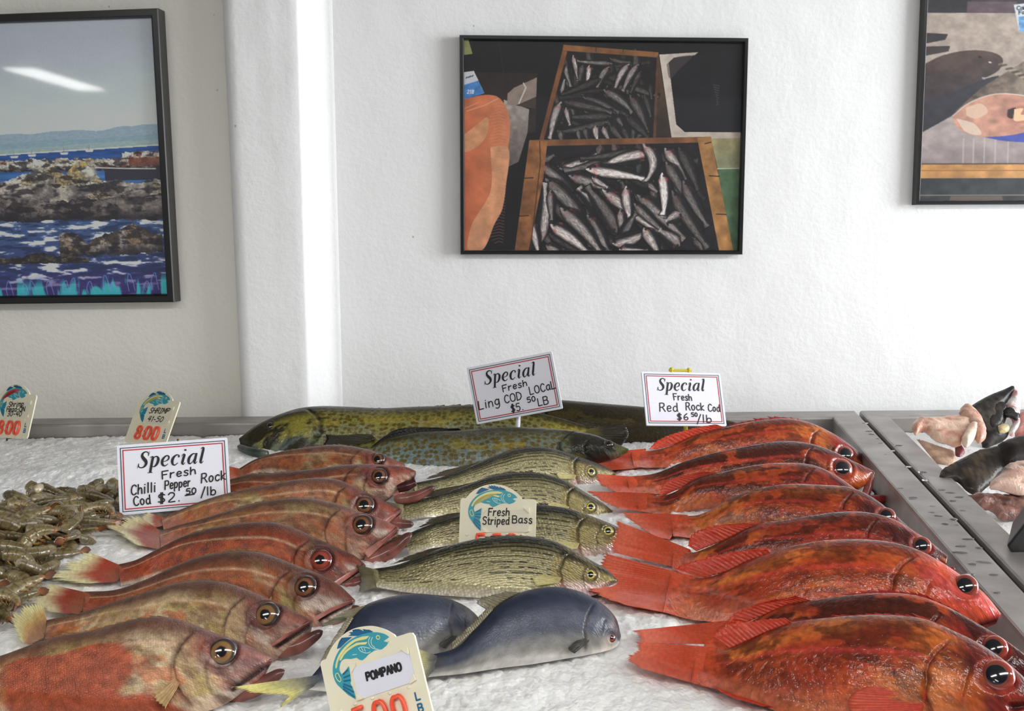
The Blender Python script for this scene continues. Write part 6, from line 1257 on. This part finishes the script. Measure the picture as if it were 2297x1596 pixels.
# ------------------------------------------------------------------ shrimp
def shrimp_proto(curl, seed):
    rnd = np.random.RandomState(seed); n = 64; t = np.linspace(0, 1, n); Ls = .070
    ang = curl*(t-.15).clip(0)**1.25; dx = np.cos(-ang); dz = np.sin(-ang)
    P = np.stack([np.cumsum(dx), np.cumsum(dz)], 1)*Ls/n; P -= P.mean(0)
    T = np.stack([dx, dz], 1); N = np.stack([-dz, dx], 1)
    r = np.interp(t, [0, .03, .2, .5, .8, .95, 1], [.0044, .0082, .0094, .0082, .0056, .0034, .0018])
    seg = (t*6.3) % 1; r = r*(1+.09*np.exp(-((seg-.92)/.1)**2)-.05*np.exp(-(seg/.1)**2))
    m = 22; f = np.linspace(0, 2*np.pi, m, endpoint=False); cf, sf = np.cos(f), np.sin(f)
    V = np.zeros((n, m, 3)); V[..., 0] = P[:, None, 0]+N[:, None, 0]*(cf[None]*r[:, None]*1.1); V[..., 2] = P[:, None, 1]+N[:, None, 1]*(cf[None]*r[:, None]*1.1); V[..., 1] = sf[None]*r[:, None]*.82
    tt = t[:, None]+0*cf[None]; c = np.broadcast_to(lin((112, 100, 62)), tt.shape+(3,)).copy()
    c = mixc(c, lin((140, 124, 84)), sstep(.45, .62, fbm(tt*9, cf[None]*2+seed, seed))); c = mixc(c, lin((86, 62, 40)), .8*np.exp(-(((tt*6.3) % 1-.95)/.10)**2))
    c = mixc(c, lin((70, 58, 36)), sstep(.2, .9, cf[None]+0*tt)*.55); c = mixc(c, lin((186, 172, 146)), sstep(.05, .0, tt)*.9+.45*sstep(-.4, -.9, cf[None]+0*tt)); c = mixc(c, lin((150, 92, 44)), sstep(.86, 1, tt)*.8)
    Vf = np.vstack([V.reshape(-1, 3), V[0].mean(0), V[-1].mean(0)]); F = [tuple(q) for q in grid_quads(n, m, True)]; j = np.arange(m); F += [(int(a), int((a+1) % m), n*m) for a in j]+[(int((n-1)*m+(a+1) % m), int((n-1)*m+a), n*m+1) for a in j]
    me = bpy.data.meshes.new('shrimp'); me.from_pydata(Vf.tolist(), [], F); me.update(); cc = np.ones((len(Vf), 4), np.float32); cc[:, :3] = np.vstack([c.reshape(-1, 3), lin((206, 196, 172)), lin((140, 90, 50))]); set_attr(me, 'Col', cc, 'FLOAT_COLOR')
    uv = np.zeros((len(Vf), 3), np.float32); uv[:n*m, 0] = (tt*Ls).ravel(); uv[:n*m, 1] = np.broadcast_to(f*.006, tt.shape).ravel(); set_attr(me, 'suv', uv, 'FLOAT_VECTOR'); fix_normals(me); me.polygons.foreach_set('use_smooth', np.ones(len(me.polygons), bool)); me.materials.append(M_SHRIMP)
    # tail fan of five blades, and the swimming legs
    e, d, nn = P[-1], T[-1], N[-1]; V = []; F = []; C_ = []
    for k, a in enumerate((-.55, -.28, 0, .28, .55)):
        L = .016-.002*abs(k-2); dir3 = np.array([d[0]*math.cos(a), math.sin(a), d[1]*math.cos(a)]); side = np.cross(dir3, np.array([nn[0], 0, nn[1]]))
        o_ = np.array([e[0], 0, e[1]])-dir3*.002; up = np.array([nn[0], 0, nn[1]])
        for z in (.0005, -.0005):
            b = len(V)
            for s_, wd in ((0, .0012), (.3, .0026), (.65, .0032), (.9, .0022), (1, .0006)):
                V += [o_+dir3*L*s_-side*wd+up*z, o_+dir3*L*s_+up*(z+.0006), o_+dir3*L*s_+side*wd+up*z]; C_ += [mixc(lin((150, 96, 50)), lin((84, 44, 24)), s_)]*3
            F += [(b+3*i+q, b+3*i+q+1, b+3*i+q+4, b+3*i+q+3) for i in range(4) for q in (0, 1)]
    tf = mesh_np('tail_fan', np.array(V), np.array(F), col=np.array(C_)); tf.materials.append(M_SHRIMP)
    V = []; F = []; C_ = []
    for k in range(5):
        i = int((.14+.15*k)*n); o_ = np.array([P[i, 0]-N[i, 0]*r[i], 0, P[i, 1]-N[i, 1]*r[i]])
        for sy in (-.003, .003):
            path = np.array([o_+np.array([0, sy, 0]), o_+np.array([-N[i, 0]*.004+T[i, 0]*.003, sy*1.3, -N[i, 1]*.004+T[i, 1]*.003]), o_+np.array([-N[i, 0]*.007+T[i, 0]*.007, sy*1.2, -N[i, 1]*.007+T[i, 1]*.007])])
            a_, b_, c_ = tube_np(path, [.0011, .0009, .0003], 6); q = len(V); V += list(a_); F += [tuple(int(x)+q for x in g) for g in b_]; C_ += [lin((150, 116, 62))]*len(a_)
    lg = bpy.data.meshes.new('legs'); lg.from_pydata([tuple(x) for x in V], [], F); lg.update(); cc = np.ones((len(V), 4), np.float32); cc[:, :3] = np.array(C_); set_attr(lg, 'Col', cc, 'FLOAT_COLOR'); lg.materials.append(M_SHRIMP)
    return me, tf, lg
def shrimp_pile():
    protos = [shrimp_proto(c_, k) for k, c_ in enumerate((1.2, 2.1, 2.9, 3.6, .5))]; rnd = random.Random(12)
    poly = [(-150, 1165), (-60, 1150), (0, 1158), (40, 1136), (75, 1112), (130, 1092), (190, 1084), (255, 1080), (320, 1088), (330, 1115), (290, 1140), (236, 1150), (212, 1176), (176, 1206), (136, 1240), (96, 1270), (60, 1300), (30, 1330), (-20, 1352), (-150, 1380)]
    def ins(x, y):
        r = False
        for i in range(len(poly)):
            (xa, ya), (xb, yb) = poly[i], poly[(i+1) % len(poly)]
            if (ya > y) != (yb > y) and x < (xb-xa)*(y-ya)/(yb-ya)+xa: r = not r
        return r
    LAB = 'raw brown shell-on shrimp in the heap on the ice at the left'
    for layer, (gap, zo, cnt) in enumerate(((.022, .005, 110), (.026, .017, 100))):
        got = []
        for _ in range(6000):
            if len(got) >= cnt: break
            x, y = rnd.uniform(-70, 345), rnd.uniform(1066, 1390)
            if not ins(x, y) or (x > 235 and y > 1118): continue
            p = at_z(x, y, ICE+.03)
            if any((p[0]-g[0])**2+(p[1]-g[1])**2 < gap*gap for g in got): continue
            got.append(p)
            body, tf, lg = protos[rnd.randrange(5)]
            o = new_obj('shrimp', body); tag(o, LAB, 'shrimp', 'raw shrimp heaped on the ice')
            z = float(ice_h(np.array([p[0]]), np.array([p[1]]))[0])+zo+rnd.uniform(0, .006)
            rot = Matrix.Rotation(rnd.gauss(.35, .6) if rnd.random() < .8 else rnd.uniform(0, 6.3), 4, 'Z') @ Matrix.Rotation(rnd.gauss(0, .3), 4, 'Y') @ Matrix.Rotation(rnd.choice((-1, 1))*rnd.gauss(1.15, .35), 4, 'X')
            sc = rnd.uniform(.78, 1.02); o.matrix_world = Matrix.Translation(Vector((p[0], p[1], z))) @ rot @ Matrix.Scale(sc, 4)
            new_obj('tail_fan', tf, None, o); new_obj('legs', lg, None, o)
shrimp_pile()

# ------------------------------------------------------------------ cut fish in the right tray
def pillow(name, outline, z, tilt, thick, colf, mat, step=.006, seed=1, rough=.25, anchor=None, parent=None, base=None, profile=.42, w0=0.0):
    """thick rounded slab over an outline seen in the photograph, lying on a leaning plane"""
    P2 = np.array(outline, float); ax, ay = anchor if anchor else (P2[:, 0].mean(), P2[:, 1].max()); O = at_z(ax, ay, z); a = math.radians(tilt)
    e1 = np.array([1.0, 0, 0]); e2 = np.array([0, math.cos(a), math.sin(a)]); n = np.cross(e1, e2); n = n if n[1] < 0 else -n
    pl = lambda p: (lambda d: (float(d@e1), float(d@e2)))(at_plane(p[0], p[1], O, n)-O)
    ring = np.array([pl(p) for p in catmull(list(map(tuple, outline))+[tuple(outline[0])], 90)[:-1]])
    lo, hi = ring.min(0), ring.max(0); pts = [tuple(p) for p in ring]; nb = len(pts)
    gx, gy = np.meshgrid(np.arange(lo[0], hi[0], step), np.arange(lo[1], hi[1], step)); gx = gx.ravel(); gy = gy.ravel()
    ins = np.zeros(len(gx), bool)
    for i in range(nb):
        (xa, ya), (xb, yb) = ring[i], ring[(i+1) % nb]
        if ya != yb: ins ^= ((ya > gy) != (yb > gy)) & (gx < (xb-xa)*(gy-ya)/(yb-ya)+xa)
    G = np.stack([gx, gy], 1)[ins]; dist = np.array([np.min(np.hypot(ring[:, 0]-g[0], ring[:, 1]-g[1])) for g in G]) if len(G) else np.zeros(0)
    k = dist > step*.45; G = G[k]; pts += [tuple(g) for g in G]
    vv, ee, ff, _, _, _ = delaunay_2d_cdt([Vector(p) for p in pts], [(i, (i+1) % nb) for i in range(nb)], [list(range(nb))], 1, 1e-7)
    Q = np.array([tuple(x) for x in vv]); d = np.array([np.min(np.hypot(ring[:, 0]-g[0], ring[:, 1]-g[1])) for g in Q]); R = max(d.max(), 1e-6)
    hgt = thick*np.clip(1-(1-np.clip(d/R, 0, 1))**2.2, 0, 1)**profile*(1+rough*2*(fbm(Q[:, 0]*40, Q[:, 1]*40, seed)-.5)+rough*(fbm(Q[:, 0]*110, Q[:, 1]*110, seed+3)-.5))
    Wd = lambda w: O+Q[:, 0:1]*e1+Q[:, 1:2]*e2+(w[:, None]+w0)*n
    V = np.vstack([Wd(hgt), Wd(-hgt*.6)]); m = len(Q); F = [tuple(f) for f in ff]+[tuple(i+m for i in f[::-1]) for f in ff]
    base = np.array([V[:, 0].mean(), V[:, 1].mean(), V[:, 2].min()]) if base is None else base
    me = bpy.data.meshes.new(name); me.from_pydata((V-base).tolist(), [], F); me.update()
    bm = bmesh.new(); bm.from_mesh(me); bmesh.ops.remove_doubles(bm, verts=bm.verts, dist=1e-5); bmesh.ops.recalc_face_normals(bm, faces=bm.faces); bm.to_mesh(me); bm.free()
    co = np.empty(len(me.vertices)*3, np.float32); me.vertices.foreach_get('co', co); co = co.reshape(-1, 3)+base-O; q = np.stack([co@e1, co@e2], 1)
    f = (q-lo)/(hi-lo+1e-9); c = np.ones((len(q), 4), np.float32); c[:, :3] = colf(f[:, 0], f[:, 1], q[:, 0], q[:, 1]); set_attr(me, 'Col', c, 'FLOAT_COLOR'); s_ = np.zeros((len(q), 3), np.float32); s_[:, :2] = q; set_attr(me, 'suv', s_, 'FLOAT_VECTOR')
    me.polygons.foreach_set('use_smooth', np.ones(len(me.polygons), bool)); o = new_obj(name, me, mat, parent)
    if parent is None: o.location = base
    return o, base
def c_flesh(a, b, seed, sc=45, dark=None):
    def f(fx, fy, x, y):
        c = mixc(np.broadcast_to(lin(a), fx.shape+(3,)).copy(), lin(b), sstep(.35, .65, fbm(x*sc+y*30, y*sc*2.2, seed, 5)))
        if dark is not None: c = mixc(c, lin(dark[0]), dark[2]*sstep(.52, .62, fbm(x*60, y*60, seed+5))*sstep(dark[1]-.15, dark[1]+.15, fy))
        return c
    return f
def c_skin(seed, a=(40, 38, 38), b=(74, 68, 62), rays=0.0):
    def f(fx, fy, x, y):
        c = mixc(np.broadcast_to(lin(a), fx.shape+(3,)).copy(), lin(b), sstep(.4, .7, fbm(x*50, y*50, seed, 5)))
        if rays: c = c*(1+rays*np.sin((y*.9-x*.35)*1500)[:, None])
        return c
    return f
zt = ICE-.008; GT = 'cut fish pieces in the right tray'
K = dict(anchor=(2112, 1046), step=.004)
fl, b0 = pillow('fish_fillet', [(2039, 968), (2056, 949), (2072, 952), (2100, 950), (2146, 947), (2176, 956), (2190, 985), (2178, 1000), (2152, 1006), (2150, 1016), (2122, 1008), (2096, 1000), (2066, 978), (2050, 988)], zt, 32, .017, c_flesh((228, 194, 172), (204, 146, 124), 3), M_FLESH, seed=3, rough=.3, w0=.012, **K)
tag(fl, 'pale pink fish flap curled at the back corner of the right tray', 'fish piece', GT)
pillow('skin_edge', [(2056, 984), (2086, 994), (2118, 1004), (2142, 1014), (2142, 1044), (2120, 1054), (2096, 1032)], zt, 32, .008, c_flesh((172, 138, 116), (196, 162, 138), 9), M_FLESH, seed=9, parent=fl, base=b0, w0=-.002, **K)
pillow('flap', [(2144, 945), (2150, 931), (2162, 929), (2180, 940), (2198, 966), (2204, 1000), (2188, 1012), (2174, 990), (2160, 964)], zt, 32, .015, c_flesh((214, 174, 152), (190, 142, 122), 5), M_FLESH, seed=6, parent=fl, base=b0, w0=.020, **K)
pillow('flap', [(2148, 1004), (2166, 975), (2182, 978), (2180, 1000), (2160, 1026), (2150, 1018)], zt, 32, .012, c_flesh((236, 212, 192), (222, 188, 168), 7), M_FLESH, seed=8, parent=fl, base=b0, w0=.026, **K)
pillow('bloody_edge', [(2138, 1016), (2150, 1008), (2160, 1026), (2150, 1036), (2140, 1034)], zt, 32, .004, c_flesh((112, 30, 34), (70, 22, 26), 10), M_FLESH, seed=10, parent=fl, base=b0, w0=.012, **K)
K = dict(anchor=(2206, 1008), step=.004)
hd, b1 = pillow('fish_cut', [(2160, 926), (2180, 910), (2216, 889), (2250, 875), (2273, 867), (2272, 884), (2262, 900), (2252, 916), (2258, 936), (2252, 956), (2262, 976), (2250, 990), (2228, 1000), (2206, 1008), (2200, 970), (2184, 946)], zt, 60, .020, c_skin(11), M_DARKSKIN, seed=11, rough=.12, **K)
tag(hd, 'dark pointed fish head with a white cut face at the back of the right tray', 'fish piece', GT)
pillow('cut_face', [(2273, 868), (2279, 892), (2284, 918), (2280, 936), (2281, 956), (2272, 974), (2264, 984), (2256, 972), (2266, 952), (2256, 936), (2250, 918), (2262, 896)], zt, 60, .012, c_flesh((246, 242, 240), (206, 150, 148), 13, 60), M_FLESH, seed=12, parent=hd, base=b1, w0=.010, rough=.4, **K)
pillow('gill_opening', [(2240, 930), (2252, 922), (2266, 926), (2277, 940), (2270, 952), (2256, 946), (2246, 944)], zt, 60, .003, c_skin(15, (18, 15, 16), (34, 30, 30)), M_DARKSKIN, seed=15, parent=hd, base=b1, w0=.021, **K)
pillow('jaw_bone', [(2228, 963), (2242, 958), (2254, 964), (2251, 976), (2232, 979)], zt, 60, .004, c_flesh((196, 178, 132), (150, 132, 96), 16), M_FLESH, seed=16, parent=hd, base=b1, w0=.020, **K)
pillow('cheek', [(2206, 946), (2214, 918), (2236, 906), (2250, 916), (2246, 940), (2234, 962), (2216, 968)], zt, 60, .005, c_skin(18, (34, 30, 30), (58, 50, 46)), M_DARKSKIN, seed=18, parent=hd, base=b1, w0=.016, **K)
pk, _ = pillow('fish_chunk', [(2280, 930), (2300, 925), (2330, 938), (2345, 980), (2320, 1000), (2284, 994), (2276, 972), (2284, 950)], zt+.006, 50, .022, c_flesh((214, 156, 146), (190, 122, 116), 17), M_FLESH, seed=17)
tag(pk, 'raw pink fish chunk cropped at the right edge beside the dark head', 'fish piece', GT)
K = dict(anchor=(2186, 1112), step=.005)
tl_, b2 = pillow('fish_tail', [(2107, 1070), (2112, 1056), (2130, 1044), (2160, 1028), (2198, 1010), (2240, 1000), (2268, 992), (2345, 1000), (2345, 1052), (2290, 1058), (2250, 1060), (2232, 1080), (2214, 1094), (2190, 1112), (2170, 1104), (2146, 1082), (2116, 1081)], zt+.012, 40, .011, c_skin(19, (38, 33, 31), (70, 60, 48), .30), M_DARKSKIN, seed=19, rough=.08, profile=.6, **K)
tag(tl_, 'broad dark fish tail lying over the rim of the right tray', 'fish piece', GT)
pillow('tail_stalk', [(2236, 1002), (2262, 991), (2300, 985), (2345, 984), (2345, 1048), (2300, 1052), (2256, 1056), (2240, 1030)], zt+.012, 40, .022, c_skin(20, (36, 32, 31), (56, 48, 42)), M_DARKSKIN, seed=20, rough=.08, parent=tl_, base=b2, w0=.004, **K)
K = dict(anchor=(2230, 1168), step=.004)
ms, b3 = pillow('fish_trimming', [(2165, 1134), (2168, 1115), (2180, 1112), (2192, 1107), (2212, 1110), (2240, 1112), (2300, 1110), (2345, 1110), (2340, 1160), (2290, 1167), (2246, 1166), (2232, 1152), (2214, 1144), (2196, 1142), (2182, 1136), (2170, 1142)], zt+.006, 36, .014, c_flesh((150, 104, 92), (98, 62, 54), 21, 80), M_FLESH, seed=21, rough=.9, **K)
tag(ms, 'ragged brownish pink fish trimming below the dark tail', 'fish piece', GT)
pillow('skin_flap', [(2212, 1110), (2216, 1094), (2236, 1078), (2250, 1058), (2300, 1050), (2345, 1052), (2340, 1110), (2290, 1126), (2250, 1118), (2230, 1112)], zt+.006, 36, .014, c_flesh((224, 192, 174), (198, 158, 142), 22, 50, ((40, 38, 46), .62, .95)), M_FLESH, seed=23, rough=.3, parent=ms, base=b3, w0=.014, **K)
def black_bin():
    P = [(2257, 1225), (2300, 1170), (2420, 1168), (2420, 1420), (2372, 1405)]
    y = at_z(2262, 1240, RIM)[1]; F_ = [at_y(px, py, y) for px, py in P]; B_ = [p+np.array([.06, .10, 0]) for p in F_]
    base = np.array(F_).mean(0); base[2] = min(p[2] for p in F_); bm = bmesh.new(); hull_prism(bm, [p-base for p in F_], [p-base for p in B_]); bevel_all(bm, .004)
    o = new_obj('container', bm_mesh('container', bm), M_BLACK); o.location = base; tag(o, 'black plastic scoop corner over the right tray rim, cropped at the edge', 'container')  # taken for the corner of a black plastic bin
black_bin()

# ------------------------------------------------------------------ water drops on the rims
def drops():
    bm = bmesh.new(); bmesh.ops.create_uvsphere(bm, u_segments=14, v_segments=8, radius=1.0)
    me = bm_mesh('water_drop', bm, True); me.materials.append(M_DROP); rnd = random.Random(5)
    pts = [(1950, 968), (1966, 985), (1972, 995), (1986, 1020), (2000, 1012), (2022, 1096), (2046, 1117), (2046, 1120), (2088, 1150), (2096, 1136), (2106, 1158), (2120, 1176), (2138, 1166), (2146, 1178), (2155, 1240), (2156, 1226), (2180, 1266), (2176, 1290), (2196, 1230), (2210, 1262), (2226, 1290), (2236, 1330), (2114, 1100), (2130, 1106), (2140, 1124), (2150, 1116), (2160, 1146), (2012, 1000), (2040, 1048), (2066, 1060), (2076, 1078), (1940, 950), (1958, 975), (2170, 1210)]
    for px, py in pts:
        p = at_z(px+rnd.uniform(-3, 3), py, RIM); o = new_obj('water_drop', me); s = rnd.uniform(.0022, .0048)
        o.location = (p[0], p[1], RIM+.0002); o.scale = (s*rnd.uniform(1.2, 2.4), s*rnd.uniform(.8, 1.3), s*.42); o.rotation_euler = (0, 0, rnd.uniform(-.5, .3))
        tag(o, 'clear water drop on the steel rims between the two trays', 'water drop', 'water drops on the tray rims')
drops()
